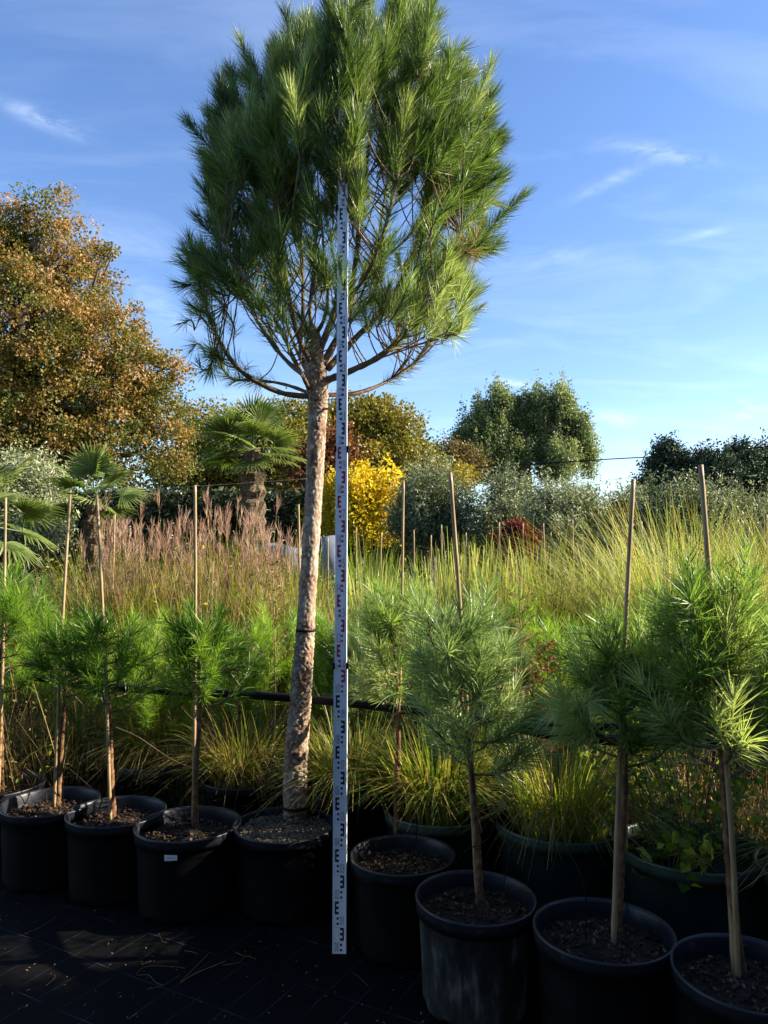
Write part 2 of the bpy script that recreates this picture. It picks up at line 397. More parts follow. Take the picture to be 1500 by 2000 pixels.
def leaves_mb(mb, C, size, aspect=.7, up=.4, r=rng, tone=None, fold=.15):
    """one small folded leaf at each point"""
    C = np.asarray(C, float); n = len(C)
    nrm_ = unit(rdir(n, r) + np.array([0, 0, up])); a = unit(np.cross(nrm_, rdir(n, r))); b_ = np.cross(nrm_, a)
    s = size * r.uniform(.6, 1.25, n)[:, None]
    v0 = C - a * s * .5; v2 = C + a * s * .5; v1 = C + b_ * s * .5 * aspect + nrm_ * s * fold; v3 = C - b_ * s * .5 * aspect + nrm_ * s * fold
    V = np.stack([v0, v1, v2, v3], 1).reshape(-1, 3); k = np.arange(n)[:, None] * 4
    if tone is None: tone = r.uniform(0, 1, n)
    mb.add(V, k + np.array([0, 1, 2, 3]), tone=np.repeat(np.clip(tone, 0, 1), 4))


def blades_mb(mb, n, rad, length, lean, width, r=rng, segs=5, droop=.5, tone=None, base=(0, 0, 0), lvar=.25, center_up=True):
    """arching grass blades from a tuft"""
    a = r.uniform(0, 2 * np.pi, n); rr = rad * np.sqrt(r.uniform(0, 1, n))
    b0 = np.stack([rr * np.cos(a), rr * np.sin(a), np.zeros(n)], 1) + np.asarray(base)
    az = a + r.normal(0, .5, n); hd = np.stack([np.cos(az), np.sin(az), np.zeros(n)], 1)
    L = length * r.uniform(1 - lvar, 1 + lvar * .5, n); ln = lean * r.uniform(.2, 1.2, n)
    T = np.linspace(0, 1, segs + 1)
    side = np.stack([-np.sin(az + r.normal(0, .6, n)), np.cos(az), np.zeros(n)], 1)
    P = b0[:, None] + hd[:, None] * (ln * L)[:, None, None] * (T ** 1.7)[None, :, None]
    P[:, :, 2] += L[:, None] * (T[None] - (droop * ln)[:, None] * T[None] ** 2.6)
    P += (r.normal(0, .02, (n, 1, 3)) * L[:, None, None]) * (T ** 2)[None, :, None]
    wd = width * r.uniform(.6, 1.2, n)[:, None] * (np.clip(1.15 - T ** 1.8, .06, 1))[None] / 2
    V = np.stack([P - side[:, None] * wd[..., None], P + side[:, None] * wd[..., None]], 2).reshape(-1, 3)
    k = (np.arange(n)[:, None, None] * (segs + 1) + np.arange(segs)[None, :, None]) * 2
    Q = (k + np.array([0, 1, 3, 2])[None, None]).reshape(-1, 4)
    if tone is None: tone = r.uniform(0, 1, n)
    mb.add(V, Q, tone=np.repeat(np.clip(tone, 0, 1), (segs + 1) * 2))
    return P


# ------------------------------------------------------------------ background trees


def broad_tree(name, label, cat, Yc, lobes, n, leaf, mat, base_px, trunk_r=.2, aspect=.7, up=.4, sigma=.3, per=35, group=None,
               vert=1.0, seed=1, hollow=.55, tmap=None, bark=None, ylay=1.0, nlimb=24, stems=1, sprays=0, spray_len=.5):
    """lobes: (px, py, radius_x_px, radius_y_px) as seen from the camera, turned into round masses of real size at distance Yc"""
    r = np.random.default_rng(seed); s = Yc / F
    L = []
    for (px, py, rx, ry) in lobes:
        dy = r.uniform(-.45, .45) * rx * s * ylay
        L.append((atY(px, py, Yc + dy), rx * s, ry * s))
    vol = np.array([l[1] ** 2 * l[2] for l in L]) ** .72; vol /= vol.sum()
    ncl = n // per
    li = r.choice(len(L), ncl, p=vol)
    C = np.array([L[i][0] for i in li]); RX = np.array([L[i][1] for i in li]); RZ = np.array([L[i][2] for i in li])
    d = rdir(ncl, r); rad = hollow + (1.06 - hollow) * r.uniform(0, 1, ncl) ** .6
    cl = C + d * np.stack([RX, RX * ylay, RZ], 1) * rad[:, None]
    cl[:, 2] = np.maximum(cl[:, 2], .3)
    root = thing(name, label, cat, (float(atY(base_px, 1095, Yc)[0]), Yc, 0), 0, group)
    o3 = np.array(root.location)
    mb = MB(); ct = r.normal(.5, .16, ncl)
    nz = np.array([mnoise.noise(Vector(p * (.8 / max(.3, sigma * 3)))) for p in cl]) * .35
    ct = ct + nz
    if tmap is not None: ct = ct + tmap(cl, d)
    cnt = r.poisson(per, ncl); idx = np.repeat(np.arange(ncl), cnt)
    sg = sigma * r.uniform(.6, 1.3, ncl)
    off = rdir(len(idx), r) * (r.uniform(0, 1, len(idx)) ** .45 * 1.75)[:, None] * sg[idx][:, None] * np.array([1, 1, .75 * vert])
    pts = cl[idx] + off - o3
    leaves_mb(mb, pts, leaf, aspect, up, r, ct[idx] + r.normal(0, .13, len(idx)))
    if sprays:   # upright leafy shoots standing out of the crown's top and sides
        w_ = np.clip(d[:, 2] + .35, 0.01, None) * (rad > .75); w_ /= w_.sum(); si = r.choice(ncl, sprays, p=w_); m_ = 34
        L_ = spray_len * r.uniform(.4, 1.1, sprays); dr = unit(d[si] * .5 + np.array([0, 0, 1.0]) + r.normal(0, .15, (sprays, 3)))
        t_ = r.uniform(0, 1, (sprays, m_)); pp = (cl[si] - o3)[:, None] + dr[:, None] * (L_[:, None] * t_)[..., None] + r.normal(0, 1, (sprays, m_, 3)) * (leaf * .55 + (1 - t_) * L_[:, None] * .10)[..., None]
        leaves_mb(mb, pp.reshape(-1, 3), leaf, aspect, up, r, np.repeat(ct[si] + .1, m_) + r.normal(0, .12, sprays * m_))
    mb.build('crown', mat, root)
    # trunk and limbs
    tb = MB(); lb = MB(); topz = max(l[0][2] for l in L)
    cen = np.array([l[0] for l in L]).mean(0) - o3
    fork = np.array([cen[0] * .3, cen[1] * .3, max(.5, min(l[0][2] - l[2] for l in L) + .25 * topz)])
    for q in range(stems):
        sx = (q - (stems - 1) / 2) * trunk_r * 2.4
        tb.add(*tube(spline([[sx, 0, -.05, trunk_r * 1.25], [sx * 1.3, 0, fork[2] * .4, trunk_r], [fork[0] + sx * 1.6, fork[1], fork[2], trunk_r * .8]], 10)[:, :3], np.linspace(trunk_r * 1.25, trunk_r * .75, 10), 10))
    tb.build('trunk', bark or M_trunkfar, root, True)
    for q in range(nlimb):
        l = L[q % len(L)]; e = l[0] - o3 + rdir(1, r)[0] * np.array([l[1], l[1], l[2]]) * .55
        m1 = fork * .5 + e * .5 + r.normal(0, .12, 3) * topz * .3; m1[2] = fork[2] * .35 + e[2] * .65 - .03 * topz
        pth = spline([fork, m1, e], 9); lb.add(*tube(pth, np.linspace(trunk_r * .45, trunk_r * .05, 9), 5))
        for z in range(6):
            st = pth[r.integers(4, 9)]; c_ = cl[r.integers(ncl)] - o3
            if np.linalg.norm(c_ - st) < l[1] * 1.6:
                lb.add(*tube(spline([st, (st + c_) / 2 + r.normal(0, .05, 3), c_], 5), np.linspace(trunk_r * .12, .01, 5), 3))
    lb.build('limbs', bark or M_trunkfar, root, True)
    return root


broad_tree('maple_tree', 'large broad tree with orange, rusty and green autumn leaves filling the left of the sky', 'tree', 18,
           [(40, 430, 62, 60), (120, 455, 70, 75), (5, 560, 130, 130), (165, 560, 72, 90), (80, 640, 150, 120), (215, 655, 85, 80), (255, 735, 90, 90),
            (140, 780, 150, 130), (305, 800, 72, 80), (60, 870, 150, 100), (230, 880, 130, 80), (330, 870, 62, 70), (-150, 560, 200, 220), (-160, 850, 220, 200),
            (215, 500, 28, 24), (100, 520, 110, 90), (180, 720, 130, 110), (20, 760, 160, 130), (330, 740, 38, 40)],
           150000, .088, M_maple, -20, .32, seed=3, sigma=.22, per=80, hollow=.4, nlimb=44,
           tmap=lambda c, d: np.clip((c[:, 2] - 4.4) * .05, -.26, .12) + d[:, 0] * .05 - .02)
broad_tree('lime_tree', 'green and gold tree behind the fan palm, right of the big orange tree', 'tree', 24,
           [(400, 880, 70, 85), (380, 960, 90, 70), (440, 930, 90, 80), (520, 900, 90, 95), (580, 850, 60, 60), (600, 930, 80, 80)], 42000, .13, M_oak, 470, .25, seed=4, sigma=.38, per=60,
           tmap=lambda c, d: -.05)
broad_tree('oak_tree', 'rounded olive gold oak behind the yellow shrub', 'tree', 26,
           [(700, 850, 70, 75), (735, 830, 50, 50), (770, 870, 65, 70), (660, 880, 60, 70), (815, 915, 50, 50), (720, 930, 110, 60), (790, 930, 70, 50), (860, 945, 60, 30), (640, 820, 40, 40)],
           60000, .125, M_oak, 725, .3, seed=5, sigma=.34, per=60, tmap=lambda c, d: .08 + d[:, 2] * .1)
broad_tree('poplar_tree', 'tall grey green domed tree standing behind the olive bushes', 'tree', 42,
           [(900, 880, 20, 40), (912, 860, 20, 50), (940, 828, 20, 50), (975, 810, 22, 48), (1010, 822, 18, 50), (1045, 805, 24, 48), (1090, 805, 28, 46), (1128, 845, 22, 46), (990, 900, 45, 36), (1085, 900, 40, 36), (930, 905, 30, 34), (1148, 895, 16, 34), (962, 868, 26, 44), (1060, 865, 26, 40)],
           115000, .135, M_poplar, 1030, .45, seed=6, sigma=.26, per=75, hollow=.3, vert=2.2, sprays=220, spray_len=1.3, ylay=1.6, tmap=lambda c, d: d[:, 0] * .14 + d[:, 2] * .08, nlimb=30)  # leaf tone paler to the right and top: sunlit side put into the colour
broad_tree('low_brown_tree', 'low tree with brownish leaves beside the tall grey green one', 'tree', 38,
           [(880, 882, 34, 18), (905, 905, 40, 30), (860, 915, 30, 25)], 7000, .14, M_brown, 890, .2, seed=7, sigma=.4)
broad_tree('dark_cedar_tree', 'dark cedar with ragged layered top, left of the dark tree belt', 'tree', 34,
           [(1305, 885, 24, 14), (1290, 905, 34, 10), (1330, 905, 28, 14), (1300, 930, 44, 16), (1270, 942, 22, 8), (1310, 960, 56, 26), (1340, 930, 28, 30), (1305, 868, 12, 8)],
           34000, .12, M_darktree, 1310, .25, seed=8, sigma=.26, hollow=.2, sprays=110, spray_len=.7)
for k, (lob, bx_, Yd, lab) in enumerate([
        ([(1400, 920, 36, 32), (1385, 950, 44, 36), (1378, 885, 9, 16), (1395, 980, 50, 26)], 1395, 33, 'dark evergreen with a spiky tip at the left end of the dark tree belt'),
        ([(1450, 915, 36, 34), (1462, 950, 50, 40), (1436, 886, 8, 18), (1455, 890, 8, 16)], 1450, 34, 'dark evergreen with two pointed tips in the middle of the dark tree belt'),
        ([(1500, 905, 34, 36), (1520, 950, 50, 50), (1490, 880, 9, 18), (1600, 930, 80, 70)], 1530, 35, 'dark evergreen at the right edge, under the overhead wire')]):
    broad_tree('dark_evergreen_tree', lab, 'tree', Yd, lob, 30000, .12, M_darktree, bx_, .25, seed=20 + k, sigma=.3, hollow=.2, sprays=90, spray_len=.9, group='dark trees on the far right', nlimb=10)
broad_tree('yellow_acer_tree', 'small bright golden yellow tree behind the measuring staff', 'tree', 13,
           [(655, 985, 34, 40), (700, 990, 44, 48), (745, 985, 38, 48), (720, 1030, 60, 34), (680, 950, 22, 20), (748, 948, 16, 20), (640, 1030, 30, 30), (770, 1010, 20, 30)], 9000, .07, M_yellow, 705, .06,
           seed=9, sigma=.16, up=.6, sprays=110, spray_len=.5, tmap=lambda c, d: .05)
broad_tree('red_sumac_tree', 'small rusty red and orange leaved tree behind the trunk', 'tree', 15,
           [(650, 900, 40, 42), (610, 930, 34, 40), (700, 912, 22, 18), (655, 860, 24, 20), (590, 900, 20, 24)], 4200, .10, M_red, 640, .07, seed=10, sigma=.32)
for k, (lob, bx_, Yd, nn_, lab) in enumerate([
        ([(840, 975, 52, 52), (830, 1030, 72, 50), (890, 1000, 45, 50), (800, 1000, 34, 45)], 845, 11.5, 15000, 'rounded dense olive tree behind the second stake right of the staff'),
        ([(985, 985, 40, 40), (975, 1035, 55, 45), (1010, 1010, 40, 45)], 985, 11, 10000, 'smaller dense olive tree just left of the dark red maple'),
        ([(1080, 1010, 42, 40), (1120, 1015, 50, 45), (1085, 1050, 66, 40), (1160, 1035, 36, 36), (1130, 980, 24, 20), (1060, 985, 16, 20)], 1110, 10, 15000, 'wide pale silvery olive tree in front of the tall grey green tree'),
        ([(1220, 1020, 34, 34), (1245, 1050, 40, 34), (1190, 1050, 30, 30)], 1225, 10.5, 6000, 'low loose olive shrub left of the second stake from the right'),
        ([(1330, 985, 40, 34), (1300, 1020, 52, 40), (1380, 1010, 60, 42), (1450, 1020, 60, 34), (1345, 1050, 90, 34), (1530, 1030, 60, 40)], 1380, 10, 17000, 'long grey green olive thicket under the dark evergreens'),
        ([(60, 960, 62, 48), (20, 1000, 70, 60), (95, 990, 42, 45), (-60, 980, 60, 70), (60, 1040, 70, 40)], 40, 9.5, 15000, 'pale silver olive bush at the left edge below the orange tree')]):
    broad_tree('olive_tree', lab, 'tree', Yd, lob, int(nn_ * 1.5), .07, M_olive, bx_, .07, .26, .2, .10, 20, 'olive trees behind the grasses', 1.8, 30 + k, .35, sprays=130, spray_len=.42,
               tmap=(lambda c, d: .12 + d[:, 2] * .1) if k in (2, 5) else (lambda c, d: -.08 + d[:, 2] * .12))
broad_tree('dark_red_maple', 'dark red Japanese maple among the pale grasses', 'shrub', 9,
           [(1005, 1040, 22, 22), (985, 1065, 20, 26), (1025, 1060, 22, 24), (1000, 1085, 30, 20)], 3200, .05, M_dred, 1003, .03, seed=41, sigma=.08)
broad_tree('bronze_shrub', 'bronze and yellow leaved shrub top beside the second stake from the right', 'shrub', 9,
           [(1212, 995, 14, 20), (1222, 1030, 14, 24), (1205, 1060, 14, 24)], 900, .06, M_brown, 1212, .02, seed=42, sigma=.07)
# dark evergreen hedge closing the view under the tree crowns
hedge_r = np.random.default_rng(50)
for k, (x0, x1, ztop, lab) in enumerate([(-13, -7, 3.3, 'clipped dark hedge under the orange tree, at the left'), (-7, -1, 2.9, 'clipped dark hedge behind the palm trunk'),
                                         (-1, 5, 2.1, 'clipped dark hedge behind the olive trees'), (5, 12, 2.3, 'clipped dark hedge behind the olive thicket at the right')]):
    n = 22000; mb = MB(); X = hedge_r.uniform(x0, x1, n); Yh = hedge_r.uniform(13.6, 15, n); Zh = hedge_r.uniform(.1, 1, n) ** .7 * ztop
    root = thing('hedge', lab, 'hedge', ((x0 + x1) / 2, 14.3, 0), 0, 'dark hedges behind the nursery rows')
    leaves_mb(mb, np.stack([X - (x0 + x1) / 2, Yh - 14.3, Zh], 1), .14, .6, .3, hedge_r)
    mb.build('foliage', M_hedge, root, kind='stuff')
    sm = MB()
    for q in range(8):
        xx = x0 + (x1 - x0) * (q + .5) / 8 - (x0 + x1) / 2; sm.add(*tube([[xx, 0, 0], [xx, 0, ztop * .8]], [.04, .015], 5))
    sm.build('stems', M_trunkfar, root)

# ------------------------------------------------------------------ fan palms


def frond_mesh(r, fan=.42, pet=.4, nseg=30, name='frond', dry=False, mat=None):
    """fan leaf: petiole along +x from the origin, folded segments radiating from its end"""
    mb = MB(); mb.add(*tube([[0, 0, 0], [pet * .5, 0, -.01], [pet, 0, 0]], [.009, .006, .005], 5), tone=.35)
    A = np.linspace(-R(105), R(105), nseg) + r.normal(0, .02, nseg)
    for a in A:
        Ls = fan * (1 - .25 * (abs(a) / R(115)) ** 2) * r.uniform(.93, 1.05); d = np.array([math.cos(a), math.sin(a), .0]); s_ = np.array([-math.sin(a), math.cos(a), 0])
        dz = [0, .035, .03, -.03 - .06 * r.uniform(), -.16 * r.uniform(.3, 1) * (1.7 if dry else 1)]
        T = [0.03, .3, .6, .85, 1.0]; W = [.002, .0155, .0125, .006, .0008]
        c = np.array([[pet, 0, 0] + d * Ls * tt + np.array([0, 0, z * fan]) for tt, z in zip(T, dz)])
        ww = np.array(W)[:, None] * (fan / .42)
        V = np.concatenate([c - s_ * ww, c - np.array([0, 0, 1]) * ww * .6, c + s_ * ww]); n5 = 5
        Q = [(q, q + 1, n5 + q + 1, n5 + q) for q in range(4)] + [(n5 + q, n5 + q + 1, 2 * n5 + q + 1, 2 * n5 + q) for q in range(4)]
        mb.add(V, Q, tone=np.clip(np.tile([.4, .45, .5, .65, .9], 3) + r.normal(0, .08) - (0 if not dry else -.25), 0, 1))
    return mb.mesh(name, mat or M_palm)


def fan_palm(label, X, Yp, ztop, fan, pet, n, trunk_r, seed, group='fan palms', droop_n=10):
    r = np.random.default_rng(seed); root = thing('fan_palm', label, 'palm', (X, Yp, 0), 0, group)
    tb = MB(); pth = spline([[.12, 0, -.02], [.05, 0, ztop * .5], [0, 0, ztop]], 40); rad = trunk_r * (1 + .18 * np.sin(np.arange(40) * 2.4) + r.normal(0, .06, 40)); rad[-4:] *= .7
    V, Q, T = tube(pth, rad, 18); V += r.normal(0, trunk_r * .07, V.shape); tb.add(V, Q, T)
    tb.build('trunk', M_palmtrunk, root)
    fb = MB()   # fibres and old leaf bases
    for q in range(500):
        z = r.uniform(ztop * .25, ztop * .98); a = r.uniform(0, 6.283); p = np.array([math.cos(a) * trunk_r, math.sin(a) * trunk_r, z])
        e = p + np.array([math.cos(a) * .05, math.sin(a) * .05, r.uniform(-.02, .09)]); s_ = np.array([-math.sin(a), math.cos(a), 0]) * r.uniform(.003, .012)
        fb.add([p - s_, p + s_, e], None, [(0, 1, 2)], tone=r.uniform())
    fb.build('fibre', M_palmtrunk, root, kind='stuff')
    meshes = [frond_mesh(r, fan, pet) for _ in range(4)]
    for q in range(n):
        el = R(84 - 112 * (q / n) ** .85) + r.normal(0, .1); az = q * 2.399 + r.normal(0, .2)
        o = link('frond', meshes[q % 4], root); o.location = (0, 0, ztop - .02 + .06 * math.sin(el))
        o.rotation_euler = (r.normal(0, .35), -el, az); s_ = r.uniform(.85, 1.08); o.scale = (s_,) * 3
    return root


M_palmtrunk = noise_mat('palm_fibre', [(.3, (.03, .02, .012)), (.5, (.10, .07, .04)), (.75, (.24, .18, .11))], 24, .95, 1.0, (1, 1, 2.5), bdist=.02)
p = atY(492, 880, 9.0); fan_palm('tall fan palm with a shaggy trunk behind the pink plumed grasses', p[0], 9.0, p[2], .40, .34, 24, .15, 61)
p = atY(183, 975, 7.0); fan_palm('dark green fan palm with a low crown in front of the orange tree', p[0], 7.0, p[2], .28, .26, 13, .09, 62)
p = atY(-40, 1010, 5.6); fan_palm('fan palm cut off by the left edge, only its frond tips in view', p[0], 5.6, p[2], .34, .34, 14, .08, 63)

# unseen conifers added to shade the pots and cut sky light: one row beyond the right edge and one behind the photographer
hr_ = np.random.default_rng(55)


def shade_plant(seed, h, rad):
    r = np.random.default_rng(seed); n = 3800; z = r.uniform(.12, 1, n) ** .9; a = r.uniform(0, 6.283, n); q = rad * (1.05 - .55 * z ** 3) * r.uniform(.3, 1, n) ** .5
    mb = MB(); leaves_mb(mb, np.stack([q * np.cos(a), q * np.sin(a), z * h], 1), .09, .55, .4, r); st = MB(); st.add(*tube([[0, 0, 0], [0, 0, h * .9]], [.03, .01], 6))
    return mb.mesh('foliage', M_darktree), st.mesh('stem', M_trunkfar)


scr = [shade_plant(56 + k, 1.0, .36) for k in range(2)]
spots = [(2.75 + .1 * (k % 2), -1.9 + .5 * k, 1.8, 1) for k in range(8)] + [(2.35 + .12 * (k % 2), 1.95 + .33 * k, 1.36, .9) for k in range(4)] + [(4.6, 2.62, 3.1, 1.2), (4.75, 2.95, 3.05, 1.2)] + [(-13 + 1.05 * k, -3.9 + .3 * (k % 2), 4.3 + .5 * math.sin(k * 2.3), 2.0) for k in range(25)]
for k, (x, y, h, wf) in enumerate(spots):
    root = thing('unseen_shade_conifer', 'unseen dark conifer added outside the picture to cast shade', 'conifer', (x, y, 0), k * 1.7, 'unseen conifers added for their shade'); root.scale = (wf, wf, h)
    link('stem', scr[k % 2][1], root); link('foliage', scr[k % 2][0], root, 'stuff')

# ------------------------------------------------------------------ pots


def make_pot(name, label, loc, dia, h, wall_mat=M_black, rim_mat=M_rimm, soil_mat=M_soil, group='black plastic nursery pots', seg=64, chips=260, seed=0, detail=True, soil_gap=.045, rz=0):
    r = np.random.default_rng(seed + 900); R0 = dia / 2; root = thing(name, label, 'plant pot', loc, rz, group)
    b_ = MB(); Rb = R0 * .86
    prof = [(Rb * .9, .012), (Rb * .97, 0), (Rb, .012), *[(Rb * 1.005 + (R0 * .925 - Rb * 1.005) * q_, .04 + (h - .102) * q_) for q_ in np.linspace(0, 1, 9)], (R0 * .94, h - .055), (R0 * .945, h - .02)]
    V, Q = lathe(prof, seg, .012)
    if detail:   # feet notches at the bottom edge and slight dents
        a = np.arctan2(V[:, 1], V[:, 0]); low = V[:, 2] < .03; V[low, 2] += .012 * (np.sin(a[low] * 8) > .6)
        V[:, :2] *= (1 + .006 * np.sin(a * 5 + V[:, 2] * 9 + seed))[:, None]
    b_.add(V, Q); b_.build('wall', wall_mat, root, True)
    m_ = MB(); V, Q = lathe([(R0 * .946, h - .045), (R0 * .965, h - .05), (R0 * .975, h - .02), (R0 * .985, h - .006), (R0 * .99, h), (R0 * .975, h + .004), (R0 * .95, h + .002), (R0 * .93, h - .008), (R0 * .91, h - .04), (R0 * .885, h * .74)], seg, .012)
    m_.add(V, Q); m_.build('rim', rim_mat, root, True)
    s_ = MB(); na, nr = seg, 12; rr = np.linspace(0, R0 * .912, nr); aa = np.arange(na) * 2 * np.pi / na
    Z = np.array([[h - soil_gap + mnoise.noise(Vector((q * math.cos(a) * 14, q * math.sin(a) * 14, seed))) * .012 + mnoise.noise(Vector((q * math.cos(a) * 45, q * math.sin(a) * 45, seed))) * .006 + .02 * max(0, 1 - q / (R0 * .4)) for a in aa] for q in rr])
    V = np.stack([rr[:, None] * np.cos(aa), rr[:, None] * np.sin(aa), Z], -1).reshape(-1, 3)
    k = np.arange(nr - 1)[:, None] * na; j = np.arange(na)[None]; j2 = (j + 1) % na
    s_.add(V, np.stack([k + j, k + j2, k + na + j2, k + na + j], -1).reshape(-1, 4)); s_.build('soil', soil_mat, root, True)
    if chips:
        c_ = MB(); n = chips; q = np.sqrt(r.uniform(0, .95, n)) * R0 * .88; a = r.uniform(0, 6.283, n)
        C = np.stack([q * np.cos(a), q * np.sin(a), np.full(n, h - soil_gap + .008) + .015 * np.clip(1 - q / (R0 * .4), 0, 1)], 1)
        nn_ = unit(rdir(n, r) + [0, 0, 1.2]); u = unit(np.cross(nn_, rdir(n, r))); v = np.cross(nn_, u)
        sz = r.uniform(.0025, .009, n)[:, None]; th = nn_ * sz * .35
        base = [C - u * sz - v * sz * .5, C + u * sz - v * sz * .4, C + u * sz * .8 + v * sz * .6, C - u * sz * .9 + v * sz * .5]
        V = np.stack([x - th for x in base] + [x + th for x in base], 1).reshape(-1, 3); k = np.arange(n)[:, None] * 8
        Q = np.concatenate([k + np.array(f) for f in [(4, 5, 6, 7), (0, 1, 5, 4), (1, 2, 6, 5), (2, 3, 7, 6), (3, 0, 4, 7)]])
        c_.add(V, Q, tone=np.repeat(r.uniform(0, 1, n), 8)); c_.build('bark_chips', M_chip if soil_mat is M_soil else M_soil_grey, root, kind='stuff')
    return root


HP = .355
front = []
for k, (x0, x1, y0, y1, lab) in enumerate([
        (-110, 80, 1508, 1560, 'black pot cut off by the left edge, first of the front row'),
        (8, 190, 1532, 1605, 'black pot with scuffed inner rim, front row, beside the left edge'),
        (135, 320, 1553, 1622, 'black pot left of the one that carries the paper label'),
        (268, 468, 1563, 1660, 'black pot with a small white paper label on its side'),
        (457, 655, 1563, 1662, 'black pot of pale gritty soil that holds the tall standard pine'),
        (686, 887, 1628, 1715, 'black pot just right of the measuring staff foot'),
        (812, 1045, 1693, 1815, 'dusty grey streaked pot in the front row, lighter than the others'),
        (1047, 1308, 1745, 1890, 'black pot between the dusty pot and the last pot on the right'),
        (1320, 1600, 1803, 1998, 'black pot nearest the camera at the right edge')]):
    c = onz((x0 + x1) / 2, (y0 + y1) / 2 - 3, HP); dia = (x1 - x0) / F * c[1]; front.append((c, dia))
    root = make_pot('plant_pot', lab, (c[0], c[1], .001), dia, HP, M_dusty if k == 6 else M_black, M_rimm, M_soil_grey if k == 4 else M_soil, 'front row of black nursery pots', seed=k, rz=k * 1.3,
                    chips=700 if k == 4 else 420, soil_gap=.03 if k == 4 else .06)
    if k == 3:
        e = atY(333, 1677, c[1] - dia / 2 * .96); lb = MB(); rad = dia / 2 * .935; ang0 = math.atan2(e[1] - c[1], e[0] - c[0])
        a = ang0 + np.linspace(-.22, .22, 9) / 2 * 1.1; zz = e[2]
        root.rotation_euler = (0, 0, 0)
        Vi = np.concatenate([np.stack([np.cos(a) * (rad + .004), np.sin(a) * (rad + .004), np.full(9, zz - .011 + .002 * np.linspace(-1, 1, 9))], 1), np.stack([np.cos(a) * (rad + .006), np.sin(a) * (rad + .006), np.full(9, zz + .013)], 1)])
        lb.add(Vi, [(q, q + 1, 10 + q, 9 + q) for q in range(8)]); lo = lb.build('paper_label', M_paper, root)
        pm = MB()
        for q in range(7):
            aa = ang0 - .07 + q * .022; Lq = .008
            P_ = [[math.cos(x) * (rad + .0066), math.sin(x) * (rad + .0066), z] for x, z in ((aa, zz), (aa + .014, zz), (aa + .014, zz + .004), (aa, zz + .004))]
            pm.add(P_, [(0, 1, 2, 3)])
        pm.build('print', M_inkg, lo)

# second row of larger pots, with grasses in them
back = []
for k, (cx, fy, wpx, Hb, mt, lab) in enumerate([
        (165, 1492, 150, .36, M_black, 'dark pot behind the second trunk from the left'),
        (305, 1506, 150, .38, M_greenpot, 'dark green pot behind the labelled pot'),
        (478, 1544, 165, .38, M_black, 'dark pot just left of the thick pine trunk'),
        (690, 1572, 150, .40, M_black, 'dark pot behind the measuring staff'),
        (860, 1618, 220, .40, M_greenpot, 'dark green pot of leafy grass behind the dusty pot'),
        (1095, 1652, 252, .42, M_greenpot, 'large green pot overflowing with arching yellow green sedge'),
        (1350, 1712, 280, .42, M_greenpot, 'large green pot full of small leaved yellow weeds'),
        (1640, 1770, 300, .42, M_greenpot, 'large green pot just outside the right edge'),
        (20, 1462, 140, .36, M_black, 'dark pot with dry trailing stems at the left edge')]):
    e = onz(cx, fy, Hb); dia = wpx / F * (e[1] + .22); c = np.array([e[0] * (e[1] + dia / 2) / e[1], e[1] + dia / 2, 0])
    if c[0] > 2.2: pass
    back.append((c, dia, Hb))
    make_pot('plant_pot', lab, (c[0], c[1], .001), dia, Hb, mt, M_greenrim_lit if mt is M_greenpot else M_rimm, M_soil, 'second row of larger pots', seed=20 + k, chips=120, soil_gap=.04)

# ------------------------------------------------------------------ grass and leafy plants
rg = np.random.default_rng(100)


def sedge(label, c, z, n, L, lean, mat, wid=.006, rad=.12, group='grasses in the second row of pots', seed=0, dry=.2, name='sedge_grass', cat='grass plant'):
    r = np.random.default_rng(200 + seed); root = thing(name, label, cat, (c[0], c[1], z), r.uniform(0, 6), group)
    mb = MB(); blades_mb(mb, int(n * (1 - dry)), rad, L, lean, wid, r, 6, .75, base=(0, 0, -.03)); mb.build('blades', mat, root, kind='stuff')
    mb = MB(); blades_mb(mb, max(4, int(n * dry)), rad, L * 1.05, lean * 1.1, wid * .7, r, 6, .8, base=(0, 0, -.03)); mb.build('dry_blades', M_dry, root, kind='stuff')
    return root


(c, d, hb) = back[5]; sedge('dense yellow green sedge arching over the rim of the large green pot', c, hb - .04, 1200, .52, .85, M_sedge, .0055, d * .36, seed=1, dry=.15)
(c, d, hb) = back[4]; sedge('fresh green leafy grass in the pot behind the dusty pot', c, hb - .04, 900, .55, .75, M_sedge, .009, d * .36, seed=2, dry=.15)
(c, d, hb) = back[3]; sedge('dark green grass right behind the measuring staff', c, hb - .04, 700, .52, .8, M_sedge, .008, d * .36, seed=3)
(c, d, hb) = back[2]; sedge('dry brown and green grass left of the thick pine trunk', c, hb - .04, 1000, .52, .8, M_sedge, .006, d * .38, seed=4, dry=.5)
(c, d, hb) = back[1]; sedge('mixed green and straw grass behind the labelled pot', c, hb - .04, 800, .5, .8, M_sedge, .006, d * .38, seed=5, dry=.45)
(c, d, hb) = back[0]; sedge('broad bladed green grass behind the second trunk from the left', c, hb - .04, 420, .48, .8, M_sedge, .013, d * .36, seed=6, dry=.3)
(c, d, hb) = back[8]; sedge('dry trailing grass in the pot at the left edge', c, hb - .04, 260, .34, .95, M_dry, .006, d * .3, seed=7, dry=.4)
(c, d, hb) = back[7]; sedge('dense sedge in the pot just outside the right edge', c, hb - .04, 800, .42, .8, M_sedge, .006, d * .36, seed=8)


